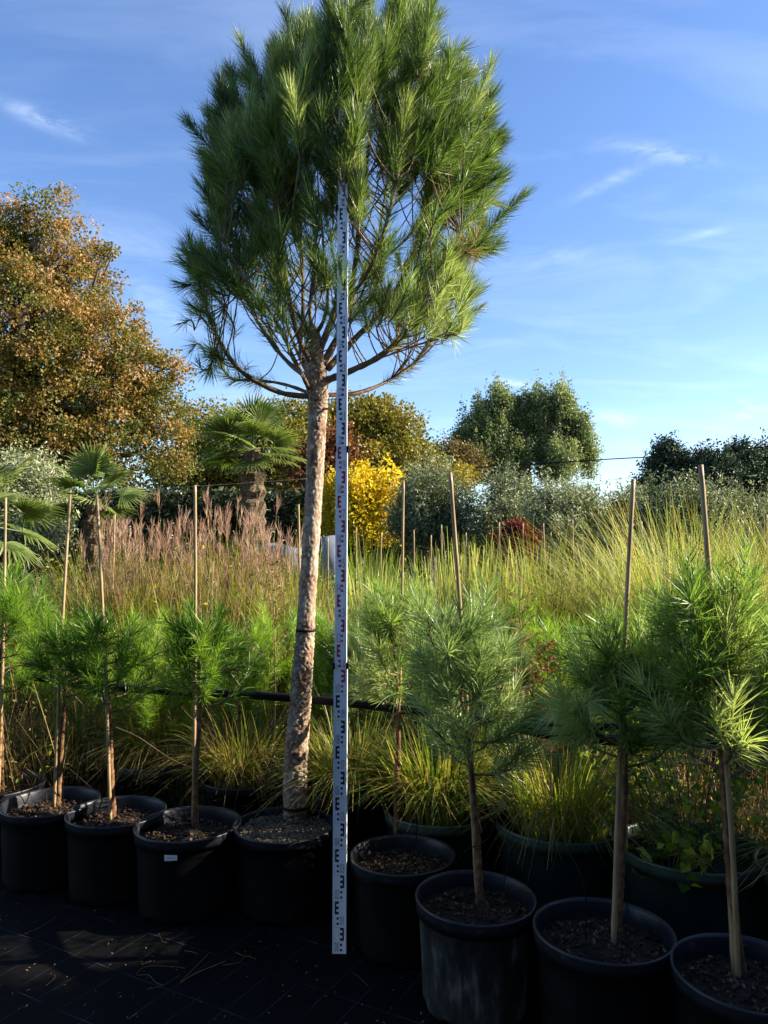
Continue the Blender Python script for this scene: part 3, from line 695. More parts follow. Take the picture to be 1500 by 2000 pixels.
def herb_data(seed, h=.5, rad=.22, nst=26, lpn=26, leaf=.035, mat=M_herb, flat=.6, stem=M_twig, lean=.5):
    r = np.random.default_rng(seed); st = MB(); lv = MB(); P = []
    for q in range(nst):
        a = r.uniform(0, 6.283); b0 = np.array([math.cos(a), math.sin(a), 0]) * rad * r.uniform(0, .8); e = b0 + np.array([math.cos(a) * lean * h * r.uniform(.1, 1), math.sin(a) * lean * h * r.uniform(.1, 1), h * r.uniform(.6, 1.05)])
        pth = spline([b0, (b0 + e) / 2 + np.array([0, 0, .08 * h]) + r.normal(0, .01, 3), e], 8); st.add(*tube(pth, np.linspace(.0032, .0012, 8), 4, False)[:2], tone=.5)
        i = r.uniform(.8, 7, lpn); f = (i % 1)[:, None]; k = i.astype(int); k2 = np.minimum(k + 1, 7); P.append(pth[k] * (1 - f) + pth[k2] * f + r.normal(0, leaf * .7, (lpn, 3)))
    P = np.concatenate(P); P[:, 2] = np.maximum(P[:, 2], 0.0); leaves_mb(lv, P, leaf, flat, .8, r, r.normal(.5, .22, len(P)))
    return st.mesh('stems', stem), lv.mesh('leaves', mat)


def herb(label, loc, data, group, cat='plant', name='leafy_plant', sc_=1, rz=0):
    root = thing(name, label, cat, loc, rz, group); root.scale = (sc_,) * 3; link('stems', data[0], root); l_ = link('leaves', data[1], root, 'stuff'); return root


(c, d, hb) = back[6]
herb('twiggy weed with small yellowing heart leaves filling the large green pot', (c[0], c[1], hb - .06), herb_data(301, .48, .2, 60, 16, .034, M_herb, .8, lean=.75), 'leafy weeds')
herb('low leafy weed spilling over the pot rim beside the second stake from the right', (c[0] - .14, c[1] - .15, hb - .05), herb_data(302, .2, .08, 12, 8, .05, M_herb, .85, lean=1.0), 'leafy weeds')


def tall_grass(seed, n, L, lean, wid, mat, plumes=0, pmat=None, rad=.16, dry=0, droop=.6, segs=6):
    r = np.random.default_rng(seed); out = []
    mb = MB(); blades_mb(mb, n, rad, L, lean, wid, r, segs, droop); out.append(('blades', mb.mesh('blades', mat), 'stuff'))
    if plumes:
        st = MB(); pl = MB()
        for q in range(plumes):
            a = r.uniform(0, 6.283); s_ = r.uniform(.0, .22) * L; e = np.array([math.cos(a) * s_, math.sin(a) * s_, L * r.uniform(.72, 1.3)]); b0 = np.array([math.cos(a), math.sin(a), 0]) * rad * .5
            pth = spline([b0, (b0 + e) / 2 * np.array([.6, .6, 1]), e], 7); st.add(*tube(pth, np.linspace(.004, .0018, 7), 3, False)[:2], tone=.7)
            k = 22; up = unit(pth[-1] - pth[-2]); t_ = r.uniform(0, 1, k)
            p0 = e - up * (.17 * t_)[:, None]; d_ = unit(up + r.normal(0, .20, (k, 3)) + np.array([r.uniform(-.2, .1), 0, 0])); ln = r.uniform(.07, .17, k)[:, None]
            sd_ = unit(np.cross(d_, rdir(k, r))) * .0030
            V = np.stack([p0 - sd_ * .4, p0 + d_ * ln * .6 - sd_, p0 + d_ * ln, p0 + d_ * ln * .6 + sd_], 1).reshape(-1, 3); kk = np.arange(k)[:, None] * 4
            pl.add(V, kk + np.array([0, 1, 2, 3]), tone=np.repeat(np.clip(r.normal(.5, .2, k) + r.normal(0, .15), 0, 1), 4))
        out.append(('stems', st.mesh('stems', M_grass_dull), 'stuff')); out.append(('plumes', pl.mesh('plumes', pmat), 'stuff'))
    if dry:
        mb = MB(); blades_mb(mb, dry, rad, L * .85, lean * 1.1, wid * .8, r, segs, droop); out.append(('dry_blades', mb.mesh('dry_blades', M_dry), 'stuff'))
    return out


def plant_from(data, name, label, cat, loc, rz, s, group):
    root = thing(name, label, cat, loc, rz, group); root.scale = (s,) * 3 if not isinstance(s, tuple) else s
    for (n_, me, kd) in data: link(n_, me, root, kd)
    return root


midpots = make_pot('plant_pot', 'low black pot hidden among the middle rows', (0, 30, -5), .42, .34, M_black, M_black, M_soil, 'pots among the middle rows', seg=24, chips=0, seed=60)
MIDPOT_USED = [False]


def midpot(x, y, rz=0):
    if not MIDPOT_USED[0]:
        MIDPOT_USED[0] = True; midpots.location = (x, y, .001); return
    dup(midpots, (x, y, .001), rz)


# pink plumed miscanthus block
misc = [tall_grass(400 + k, 210, 1.5, .34, .010, M_grass_dull, 17, M_grass_pink, .22, 40) for k in range(3)]
for k in range(40):
    r_ = rg; px = 185 + (k % 14) / 13 * 390 + r_.uniform(-12, 12); Yp = 6.2 + (k // 14) * .7 + r_.uniform(-.15, .15)
    X = (px - 750) / F * Yp; hz = 1.66 + (k // 14) * .13 + r_.uniform(-.2, .14) - max(0, (px - 500)) * .0006
    plant_from(misc[k % 3], 'plumed_grass', 'tall green grass with feathery pink plumes in the block behind the young pines at the left', 'grass plant',
               (X, Yp, .26), r_.uniform(0, 6), (hz - .26) / 1.75, 'pink plumed grasses')
# fountain grasses and reeds at the right
fount = [tall_grass(420 + k, 620, 1.45, .75, .0050, [M_grass_yellow, M_grass_dull, M_grass_straw][k], 0, None, .14, 130, .35, 7) for k in range(3)]
reed = [tall_grass(430 + k, 70, 1.3, .10, .020, M_grass_yellow, 0, None, .16, 8, .2, 5) for k in range(2)]
fresh = [tall_grass(440 + k, 320, 1.2, .32, .009, M_grass_fresh, 0, None, .18, 20, .6, 6) for k in range(3)]
for k, (px, Yp, top, lab) in enumerate([
        (1290, 5.4, 975, 'tallest fountain grass, between the two rightmost stakes'), (1400, 5.0, 985, 'wide fountain grass at the right edge, right of the last stake'),
        (1500, 5.3, 1000, 'fountain grass cut off by the right edge'), (1190, 5.8, 1050, 'fountain grass left of the second stake from the right'),
        (1070, 5.6, 1045, 'fine pale fountain grass below the dark red maple'), (1570, 5.9, 990, 'fountain grass beyond the right edge'), (1340, 6.4, 975, 'fountain grass behind the tallest one')]):
    p = atY(px, top, Yp); plant_from(fount[k % 3], 'fountain_grass', lab, 'grass plant', (p[0], Yp, .3), k * 1.1, (p[2] - .3) / 1.38, 'fountain grasses')
    midpot(p[0], Yp)
for k, (px, Yp, top) in enumerate([(890, 5.8, 1075), (920, 5.6, 1050), (950, 5.8, 1065), (985, 5.6, 1075), (1180, 6.0, 1060), (1040, 6.3, 1060), (860, 6.0, 1090), (1240, 5.9, 1085), (1440, 4.9, 1090), (730, 6.4, 1090)]):
    p = atY(px, top, Yp); plant_from(reed[k % 2], 'reed_plant', 'yellow green reed ' + ['left of the others, behind the leaning stake', 'tallest and brightest, right of the leaning stake', 'between the leaning stake and the dark red maple', 'in front of the dark red maple', 'below the pale silver olive', 'right of the dark red maple', 'just left of the leaning stake', 'right of the second stake from the right', 'beside the nearest stake at the right', 'close to the right of the staff'][k], 'grass plant', (p[0], Yp, .3), k * 2.1, (p[2] - .3) / 1.38, 'upright yellow reeds')
    midpot(p[0], Yp)
# filler rows: fresh grasses and leafy perennials across the whole width
herbs = [herb_data(310 + k, 1.1, .18, 40, 34, .045, M_herb, .5, lean=.28) for k in range(3)]
for row, Yp in enumerate([4.9, 5.6, 6.4, 7.4, 8.4, 9.4]):
    n = int(6 + Yp * 1.2)
    for k in range(n):
        X = (-1.0 + 2.0 * (k + .5 + rg.uniform(-.3, .3)) / n) * (Yp * .66 + .6)
        if -2.9 < X < -.9 and 6.0 < Yp < 8: continue
        yy = Yp + rg.uniform(-.3, .3); ztop = [1.12, 1.28, 1.43, 1.52, 1.6, 1.68][row] * rg.uniform(.74, 1.08)
        if X < -2.4 and row < 3: ztop *= .8
        lower = 1.0
        u = rg.uniform()
        if u < .36: plant_from(fresh[k % 3], 'green_grass', 'soft fresh green grass clump in the rows behind the young pines', 'grass plant', (X, yy, .27), rg.uniform(0, 6), (ztop - .27) / 1.12, 'green grasses in the middle rows')
        elif u < .82: herb('bushy small leaved perennial in the rows behind the young pines', (X, yy, .27), herbs[k % 3], 'leafy perennials in the middle rows', sc_=(ztop - .27) / 1.1, rz=rg.uniform(0, 6))
        else: plant_from(fount[k % 3], 'fountain_grass', 'fine bladed yellowish grass clump in the rows behind the young pines', 'grass plant', (X, yy, .27), rg.uniform(0, 6), (ztop - .27) / 1.35, 'yellow grasses in the middle rows')
        if row < 1: midpot(X, yy)

# dry and leafy weeds tangled between the second row and the pines behind it
tang = []
for k in range(4):
    r = np.random.default_rng(350 + k); st = MB(); lv = MB(); dl = MB()
    for q in range(34):
        a = r.uniform(0, 6.283); h_ = r.uniform(.25, .95); b0 = np.array([math.cos(a), math.sin(a), 0]) * r.uniform(0, .2); e = b0 + np.array([r.normal(0, .16), r.normal(0, .16), h_]); m0 = (b0 + e) / 2 + r.normal(0, .05, 3)
        pth = spline([b0, m0, e], 8); st.add(*tube(pth, np.linspace(.003, .001, 8), 3, False)[:2], tone=r.uniform(.2, .9))
        nn_ = r.integers(4, 16); kk = r.integers(2, 8, nn_); (lv if r.uniform() < .5 else dl).add(np.zeros((0, 3)))
        leaves_mb(lv if q % 2 else dl, pth[kk] + r.normal(0, .02, (nn_, 3)), .03 if q % 2 else .018, .5, .4, r)
    blades_mb(dl, 160, .2, .7, .6, .006, r, 6, .7)
    tang.append([('stems', st.mesh('stems', M_dry), 'stuff'), ('leaves', lv.mesh('leaves', M_herb), 'stuff'), ('dry_blades', dl.mesh('dry_blades', M_dry), 'stuff')])
for k in range(26):
    px = -20 + k * 61 + rg.uniform(-20, 20); Yp = 4.55 - px * .00075 + rg.uniform(-.12, .25); X = (px - 750) / F * Yp
    plant_from(tang[k % 4], 'dry_weed', 'tangled dry and leafy weed between the pots of the second row and the pines behind', 'weed', (X, Yp, .0), rg.uniform(0, 6), rg.uniform(.85, 1.15), 'weeds between the rows')

for k in range(16):
    px = 120 + k * 88 + rg.uniform(-30, 30); Yp = rg.uniform(4.9, 6.2); X = (px - 750) / F * Yp
    plant_from(tang[k % 4], 'dry_weed', 'tall straw coloured weed standing up among the green grasses of the middle rows', 'weed', (X, Yp, .25), rg.uniform(0, 6), rg.uniform(1.2, 1.5), 'tall dry weeds in the middle rows')

# pale panicle and red panicle weeds
for (px, y0, y1, Yp, mt, nm, lab) in [(1012, 1480, 1145, 3.15, M_dry, 'panicle_weed', 'tall weed with a branching tan seed head behind the sedge pot'),
                                      (1066, 1500, 1240, 3.05, M_red, 'panicle_weed', 'tall weed with a narrow red seed head above the sedge pot'),
                                      (530, 1400, 1080, 4.0, M_dry, 'panicle_weed', 'pale orange bare stemmed weed left of the thick pine trunk')]:
    a = atY(px, y0, Yp); e = atY(px + 2, y1, Yp); r = np.random.default_rng(px); root = thing(nm, lab, 'plant', (a[0], Yp, 0), 0, 'tall seed heads')
    o3 = np.array([a[0], Yp, 0]); sm = MB(); top = e - o3; pth = spline([[0, 0, 0], [.02, 0, top[2] * .5], top], 24); sm.add(*tube(pth, np.linspace(.006, .002, 24), 5)); sm.build('stem', M_bamboo, root)
    lv = MB(); zc_ = top[2]; spread = .13 if px != 1066 else .06
    for q in range(46):
        t_ = r.uniform(.62, 1); b0 = pth[int(t_ * 23)]; a_ = r.uniform(0, 6.283); ln = spread * (1.15 - t_) / .5 + .02
        e_ = b0 + np.array([math.cos(a_) * ln, math.sin(a_) * ln, ln * r.uniform(.3, 1.1)])
        lv.add(*tube([b0, (b0 + e_) / 2 + [0, 0, .005], e_], [.0016, .0012, .0008], 3, False)[:2], tone=.4)
        pp = b0 + (e_ - b0) * r.uniform(.3, 1.1, 9)[:, None] + r.normal(0, .005, (9, 3)); leaves_mb(lv, pp, .016, .6, .2, r, r.uniform(.2, .9, 9))
    lv.build('seed_head', mt, root, kind='stuff')

# ------------------------------------------------------------------ young pines


def young_pine(label, base, path_px, Yp, crown_bot, crown_r, n_br, nlen, mat, seed, npn=150, group='young pines in the front row', upness=.8, thick=.016, name='young_pine', shoot=.17, tonec=.45, droopy=0, extra=()):
    """base: soil point; path_px: the trunk as seen, up to the top of the leader"""
    r = np.random.default_rng(seed); base = np.array(base, float)
    pts = [base] + [atY(q_[0], q_[1], Yp) if len(q_) == 2 else np.array(q_, float) for q_ in path_px]
    root = thing(name, label, 'tree', tuple(base), 0, group); P = np.array(pts) - base; P[0, 2] -= .03
    n = 90; pth = spline(P, n); L = np.linspace(1.0, .18, n) * thick; L[:4] *= 1.15
    V, Q, T = tube(pth, L, 10); m_ = len(V) - 2
    tn = np.zeros(len(V)) + .5
    for i in range(m_):   # flaky bark
        f = mnoise.noise(Vector(V[i] * 55)) ; g_ = mnoise.noise(Vector(V[i] * 130 + 7)); k = i // 10
        V[i] += (V[i] - pth[k]) * (.22 * f + .14 * g_); tn[i] = .5 + f * .8
    tb = MB(); tb.add(V, Q, T, np.clip(tn, 0, 1))
    for q in range(60):   # little scale leaves left on the stem
        k = r.integers(2, 55); a = rdir(1, r)[0]; a[2] = abs(a[2]) * .5 + .3; p0 = pth[k] + unit(a * [1, 1, 0]) * L[k] * .9; e_ = p0 + unit(a) * r.uniform(.005, .014); s_ = unit(np.cross(a, [0, 0, 1.])) * .0025
        tb.add([p0 - s_, p0 + s_, e_], None, [(0, 1, 2)], tone=r.uniform())
    tb.build('trunk', M_bark_y, root, True)
    zz = pth[:, 2]; k0 = int(np.argmin(abs(zz - (crown_bot - base[2])))); tw = MB(); S0 = []; S1 = []; NP = []; TN = []
    top = pth[-1]
    for q in range(n_br):
        f = (q + .5) / n_br; k = int(k0 + (n - 1 - k0) * f * .92); b0 = pth[k]; a = q * 2.399 + r.normal(0, .25)
        rad = crown_r * (1.0 - .6 * f) * r.uniform(.45, 1.35); up_ = upness * rad * r.uniform(.5, 1.25) * (.55 + .9 * f) - droopy * rad * (1 - f)
        d = np.array([math.cos(a), math.sin(a), 0]); e_ = b0 + d * rad + [0, 0, up_]
        mid = b0 + d * rad * .6 + [0, 0, up_ * .25]; bp_ = spline([b0, mid, e_], 9); tw.add(*tube(bp_, np.linspace(.0055, .003, 9), 5, False)[:2], tone=.5)
        tend = unit(bp_[-1] - bp_[-3]); tend = unit(tend + np.array([0, 0, .35 * upness + .1]))
        tn_ = np.clip(tonec + r.normal(0, .2), 0, 1)
        S0.append(bp_[3]); S1.append(bp_[-1]); NP.append(npn * .4); TN.append(tn_ - .08)
        S0.append(bp_[-1]); S1.append(bp_[-1] + tend * shoot * r.uniform(.5, 1)); NP.append(npn * .68); TN.append(tn_)
        for z in range(r.integers(1, 4)):
            st = bp_[r.integers(3, 8)]; dd = unit(unit(bp_[-1] - b0) + rdir(1, r)[0] * .7 + [0, 0, .5 * upness]); e2 = st + dd * shoot * r.uniform(.4, .9)
            tw.add(*tube([st, (st + e2) / 2, e2], [.003, .0025, .002], 4, False)[:2], tone=.5); S0.append(st); S1.append(e2); NP.append(npn * .55); TN.append(tn_ + r.normal(0, .08))
    for pp in extra:
        E_ = spline(np.array([atY(*q_) for q_ in pp]) - base, 20); tw.add(*tube(E_, np.linspace(.008, .004, 20), 6, False)[:2], tone=.5)
        for k in range(7, 20, 2):
            tv = unit(E_[min(k + 1, 19)] - E_[k - 1]); S0.append(E_[k]); S1.append(E_[k] + unit(tv + rdir(1, r)[0] * .6 + [0, 0, -.5]) * .1); NP.append(90); TN.append(.9)
    S0.append(pth[int(n * .86)]); S1.append(top + [0, 0, .05]); NP.append(npn * 2); TN.append(tonec)
    tw.build('branches', M_twig, root, True, kind='stuff')
    S0 = np.array(S0); S1 = np.array(S1); nb = MB()
    needle_mb(nb, S0, S1, np.array(NP) * .62, nlen, .0031, 58, 24, r, bend=r.normal(0, .008, S0.shape), tone=np.clip(np.array(TN), 0, 1), grav=.16)
    nb.build('needles', mat, root, kind='stuff')
    return root


def soil_at(k, px, py): return onz(px, py, HP - .055)


b0 = soil_at(0, 3, 1548)
young_pine('bright green young pine at the left edge with an arching branch', b0, [(2, 1450), (0, 1300), (8, 1240), (20, 1190)], b0[1], .80, .24, 20, .12, M_needle_y, 501, 150, tonec=.3, shoot=.17)
b1 = soil_at(1, 112, 1578)
young_pine('young pine in the scuffed pot, second stem from the left', b1, [(117, 1500), (124, 1400), (129, 1320), (132, 1265)], b1[1], .84, .15, 14, .10, M_needle_y, 502, 120, tonec=.25)
b2 = soil_at(2, 222, 1600)
young_pine('young pine with two flaky brown stems tied to a stake, third from the left', b2, [(217, 1500), (214, 1400), (208, 1320), (206, 1250)], b2[1], .80, .17, 19, .105, M_needle_y, 503, 130, tonec=.32)
b3 = soil_at(3, 382, 1612)
young_pine('young pine growing in the pot with the paper label', b3, [(382, 1520), (390, 1400), (388, 1320), (392, 1250)], b3[1], .84, .17, 18, .105, M_needle_y, 504, 130, tonec=.15)
b5 = soil_at(5, 778, 1645)
young_pine('young pine just right of the measuring staff', b5, [(774, 1550), (778, 1450), (777, 1350), (770, 1270), (768, 1205)], b5[1], .86, .15, 19, .11, M_needle_l, 505, 130, tonec=.8)
b6 = soil_at(6, 938, 1765)
young_pine('bluish young pine in the dusty pot, its lower shoots hanging', b6, [(932, 1650), (920, 1500), (908, 1400), (892, 1320), (872, 1240)], b6[1], .76, .21, 27, .12, M_needle_b, 506, 150, tonec=.6, droopy=.12)
b7 = soil_at(7, 1205, 1825)
young_pine('dark young pine with a hooked low branch, second from the right', b7, [(1212, 1700), (1220, 1550), (1220, 1420), (1210, 1360), (1220, 1320)], b7[1], .84, .20, 22, .115, M_needle_l, 507, 145, tonec=.75, droopy=.1,
           extra=[[(1222, 1462, b7[1]), (1175, 1438, b7[1] - .05), (1148, 1405, b7[1] - .1), (1125, 1360, b7[1] - .15)], [(1222, 1460, b7[1]), (1270, 1452, b7[1] - .05), (1310, 1425, b7[1] - .1), (1340, 1385, b7[1] - .12)]])
b8 = soil_at(8, 1452, 1905)
young_pine('large dark green young pine at the right edge', b8, [(1430, 1760), (1415, 1550), (1405, 1420), (1396, 1300), (1395, 1215)], b8[1], .88, .19, 25, .115, M_needle_l, 508, 160, tonec=.65, shoot=.17, upness=1.2)
# more of the same row, beyond the right edge
for k in range(0):
    X = 1.05 + .42 * (k + 1); Yp = 2.2 - .24 * (k + 1)
    root = dup(bpy.data.objects['young_pine.007'], (X + .13, Yp, HP - .055), k + 1, label='young pine continuing the front row beyond the right edge', group='front row beyond the right edge')
    make_pot('plant_pot', 'black pot continuing the front row beyond the right edge', (X, Yp, .001), .44, HP, seg=32, chips=0, seed=70 + k, group='front row beyond the right edge')

# light green pines of the second row, copies of three kinds
protos = []
for k, (mt, tc_) in enumerate([(M_needle_y, .5), (M_needle_y, .65), (M_needle_b, .5)]):
    protos.append(young_pine('x', (0, 40 + k, 0), [(.02, 40 + k, .3), (-.01, 40 + k, .6), (.01, 40 + k, .92)], 40 + k, .30, .24, 30, .115, mt, 520 + k, 150, name='second_row_pine', tonec=tc_, shoot=.2, upness=1.1, group='young pines in the second row'))
# (built at real size; see the placing loop)
pp_ = [(330, 1165, 4.6), (285, 1190, 4.3), (470, 1190, 4.4), (545, 1160, 4.7), (665, 1170, 4.3), (715, 1150, 4.1), (840, 1170, 4.2), (990, 1180, 4.1), (1095, 1185, 3.7), (1010, 1120, 4.8), (1170, 1170, 4.2),
       (1290, 1180, 3.9), (60, 1180, 4.7), (150, 1200, 4.8), (1480, 1160, 3.6), (620, 1200, 4.9), (1560, 1200, 3.4), (1340, 1110, 4.6), (780, 1110, 4.9), (400, 1200, 4.9)]
labels2 = ['behind the gap between the third and fourth stems from the left', 'just behind the third stem from the left', 'between the labelled pot stake and the thick trunk', 'touching the left side of the thick trunk',
           'directly behind the staff', 'just right of the staff', 'behind the stake that leans left', 'right of the dusty pot pine', 'behind the red seed head', 'behind the tan seed head', 'left of the hooked branch pine',
           'right of the hooked branch pine', 'behind the leftmost edge pine', 'behind the close pair of stakes at the left', 'at the right edge behind the nearest pine', 'seen through the gap beside the thick trunk',
           'beyond the right edge', 'behind the nearest stake at the right', 'behind the slim stake by the staff', 'behind the labelled pot pine']
labels2 = ['second row young pine ' + q for q in labels2]
for k, (px, py, Yp) in enumerate(pp_):
    p = atY(px, py, Yp); src = protos[2] if k in (6, 7, 5) else protos[k % 2]
    topz = src['top'] if 'top' in src else 0
    tb_ = [c for c in src.children if c.name.startswith('needles')][0]; zt = max(v[2] for v in tb_.bound_box)
    s_ = (p[2] - .28) / zt
    if k < 2 or k == 5: root = src; root.location = (p[0], Yp, .28); root.scale = (s_,) * 3; root['label'] = labels2[k]
    else: root = dup(src, (p[0], Yp, .28), rg.uniform(0, 6), s_, label=labels2[k], group='young pines in the second row')
    midpot(p[0], Yp)

# ------------------------------------------------------------------ stakes


def stake(label, foot, top, rad=.008, group='tall bamboo stakes beside the young pines', name='bamboo_stake', bend=.006, seed=0):
    foot = np.array(foot, float); top = np.array(top, float); r = np.random.default_rng(seed); n = 40; P = foot + (top - foot) * np.linspace(0, 1, n)[:, None]
    P[:, 0] += bend * np.sin(np.linspace(0, 3.1, n)) * r.choice([-1, 1]); rad_ = np.full(n, rad) * np.linspace(1.06, .88, n)
    rad_[r.integers(0, 4)::7] *= 1.13
    mb = MB(); mb.add(*tube(P - foot, rad_, 8)); o = mb.build(name, M_bamboo, None, True); o.location = tuple(foot); tag(o, label, 'stake', group); return o


stake('bamboo stake at the far left edge, against the palm fronds', soil_at(0, -3, 1552), atY(11, 972, b0[1] + .02))
stake('bamboo stake of the second pine from the left, tallest of the close pair', soil_at(1, 106, 1580), atY(137, 966, b1[1] + .03), seed=1)
stake('bamboo stake leaning left at its top, against the small palm', soil_at(2, 216, 1606), atY(189, 966, b2[1] - .03), seed=2)
stake('bamboo stake of the pine in the labelled pot', soil_at(3, 377, 1610), atY(381, 948, b3[1] + .03), seed=3)
stake('slim bamboo stake just right of the measuring staff', soil_at(5, 772, 1640), atY(788, 940, b5[1] + .03), .006, seed=4)
stake('bamboo stake leaning left over the dusty pot', soil_at(6, 932, 1750), atY(879, 923, b6[1] - .03), seed=5)
stake('bamboo stake of the hooked branch pine, second from the right', soil_at(7, 1198, 1852), atY(1237, 936, b7[1] - .02), .0085, seed=6)
stake('thick bamboo stake nearest the camera, at the right', soil_at(8, 1436, 1908), atY(1368, 908, b8[1] + .06), .010, seed=7)
stake('short split cane tied beside the trunk at the right edge', soil_at(8, 1441, 1912), atY(1415, 1448, b8[1] - .03), .009, seed=8)
CANES = ['in front of the pink plumes at the left', 'amid the pink plumed grasses', 'pale and bare, just left of the thick trunk', 'under the yellow acer, right of the staff', 'under the right half of the yellow acer', 'right of the slim stake by the staff',
         'left of the stake that leans left', 'left of the dark red maple', 'right of the dark red maple', 'in front of the middle of the silver olive', 'in front of the right part of the silver olive', 'beside the bronze shrub',
         'right of the second stake from the right', 'in the gap between slim and leaning stakes', 'amid the tallest fountain grass', 'among the fountain grass at the right', 'at the right edge above the grasses', 'against the sky gap beside the silver olive',
         'close behind the staff', 'right of the leaning stake', 'in front of the silver olive centre', 'left of the thick nearest stake']
for k, (px, y, Yp) in enumerate([(224, 1005, 6.5), (430, 1040, 7), (583, 985, 6), (696, 1030, 8), (745, 1040, 8), (808, 1035, 8), (862, 1025, 8), (975, 1020, 8), (1021, 1022, 8), (1061, 1022, 8), (1118, 1015, 8), (1196, 1005, 8), (1253, 1018, 8),
                                 (842, 1045, 9), (1300, 1040, 7.5), (1462, 1030, 7), (1497, 1005, 6.5), (1168, 985, 9), (640, 1050, 8), (910, 1040, 9), (1090, 1040, 9), (1345, 1045, 8)]):
    p = atY(px, y, Yp); stake('thin weathered cane ' + CANES[k], (p[0] + rg.uniform(-.05, .05), Yp, 0), p, .009, 'thin canes in the back rows', 'garden_cane', .004, 10 + k)

# ------------------------------------------------------------------ tall standard pine
Yb = front[4][0][1]; tb0 = onz(576, 1592, HP - .02); Y4 = tb0[1]
root = thing('standard_pine', 'tall standard pine with a thick scaly trunk and a wide crown of long needles', 'tree', tuple(tb0)); O = tb0
TY = Y4 - .05
ctrl = [(tb0[0], tb0[1], tb0[2] - .04, .053)]
for (x, y, wpx) in [(577, 1560, 42), (578, 1480, 41), (584, 1400, 39), (590, 1320, 37), (596, 1240, 34), (603, 1120, 33), (611, 1000, 33), (616, 900, 34), (619, 830, 35), (621, 785, 38), (619, 750, 44), (616, 715, 40), (614, 680, 32), (613, 655, 26), (612, 640, 22)]:
    q = atY(x, y, TY); ctrl.append((q[0], q[1], q[2], wpx / F * TY / 2))
n = 620; S = spline(ctrl, n); P = S[:, :3] - O; sides = 56
V, Q, T = tube(P, S[:, 3], sides); m_ = n * sides; tn = np.full(len(V), .5)
for i in range(m_):
    k = i // sides; v = V[i]; rv = v - P[k]; zz = v[2]
    q = Vector((v[0] * 52 + mnoise.noise(Vector(v * 34)) * 1.1, v[1] * 52 + mnoise.noise(Vector(v * 31) + Vector((5, 2, 1))) * 1.1, zz * 22 + mnoise.noise(Vector(v * 25)) * .9))
    dd, _ = mnoise.voronoi(q); edge = dd[1] - dd[0]; cell = mnoise.cell(q * .999)
    _c = mnoise.noise(Vector(_[0]) * 3.7)
    amp = .17 if zz < .9 else .11
    f = min(1, edge * 3.2) * amp + mnoise.noise(Vector(v * 160)) * .03 + mnoise.noise(Vector(v * 9)) * .05
    V[i] = P[k] + rv * (.95 + f); tn[i] = .22 + min(1, edge * 2.6) * (.34 + .30 * _c) + .16 * mnoise.noise(Vector(v * 14))
m, t, o = mat_new('standard_pine_bark')
at = N(t, 'ShaderNodeAttribute', attribute_name='tone'); tcn = N(t, 'ShaderNodeTexCoord')
nn = N(t, 'ShaderNodeTexNoise', i_Scale=70.0, i_Detail=6.0, i_Roughness=.7); t.links.new(tcn.outputs['Object'], nn.inputs[0])
src = mth(t, 'ADD', mth(t, 'MULTIPLY', at.outputs['Fac'], .8), mth(t, 'MULTIPLY', mth(t, 'SUBTRACT', nn.outputs[0], .5), .6))
c = ramp(t, src, [(.02, (.04, .02, .013)), (.14, (.16, .08, .05)), (.28, (.26, .185, .13)), (.46, (.38, .31, .24)), (.8, (.58, .51, .41))])
b = N(t, 'ShaderNodeBsdfPrincipled'); b.inputs['Roughness'].default_value = .85; b.inputs['Specular IOR Level'].default_value = .2; t.links.new(c, b.inputs['Base Color'])
bp = N(t, 'ShaderNodeBump', i_Strength=.7, i_Distance=.004); t.links.new(nn.outputs[0], bp.inputs['Height']); t.links.new(bp.outputs[0], b.inputs['Normal']); t.links.new(b.outputs[0], o.inputs[0]); M_bark = m
mb = MB(); mb.add(V, Q, T, np.clip(tn, 0, 1)); trunk = mb.build('trunk', M_bark, root, True)
# black tie band round the trunk
q = atY(597, 1230, TY) - O; k = int(np.argmin(abs(P[:, 2] - q[2]))); mb = MB(); V, Qq = lathe([(S[k, 3] * 1.06, -.006), (S[k, 3] * 1.12, -.006), (S[k, 3] * 1.12, .006), (S[k, 3] * 1.06, .006)], 32)
mb.add(V + P[k], Qq); mb.build('tie_band', M_hose, root, True)
q = atY(575, 1575, TY) - O; k = int(np.argmin(abs(P[:, 2] - q[2]))); mb = MB(); V, Qq = lathe([(S[k, 3] * 1.10, -.006), (S[k, 3] * 1.3, -.004), (S[k, 3] * 1.3, .003), (S[k, 3] * 1.10, .005)], 32)
mb.add(V + P[k], Qq); mb.build('tie_band', M_hose, root, True)

cr = np.random.default_rng(77)
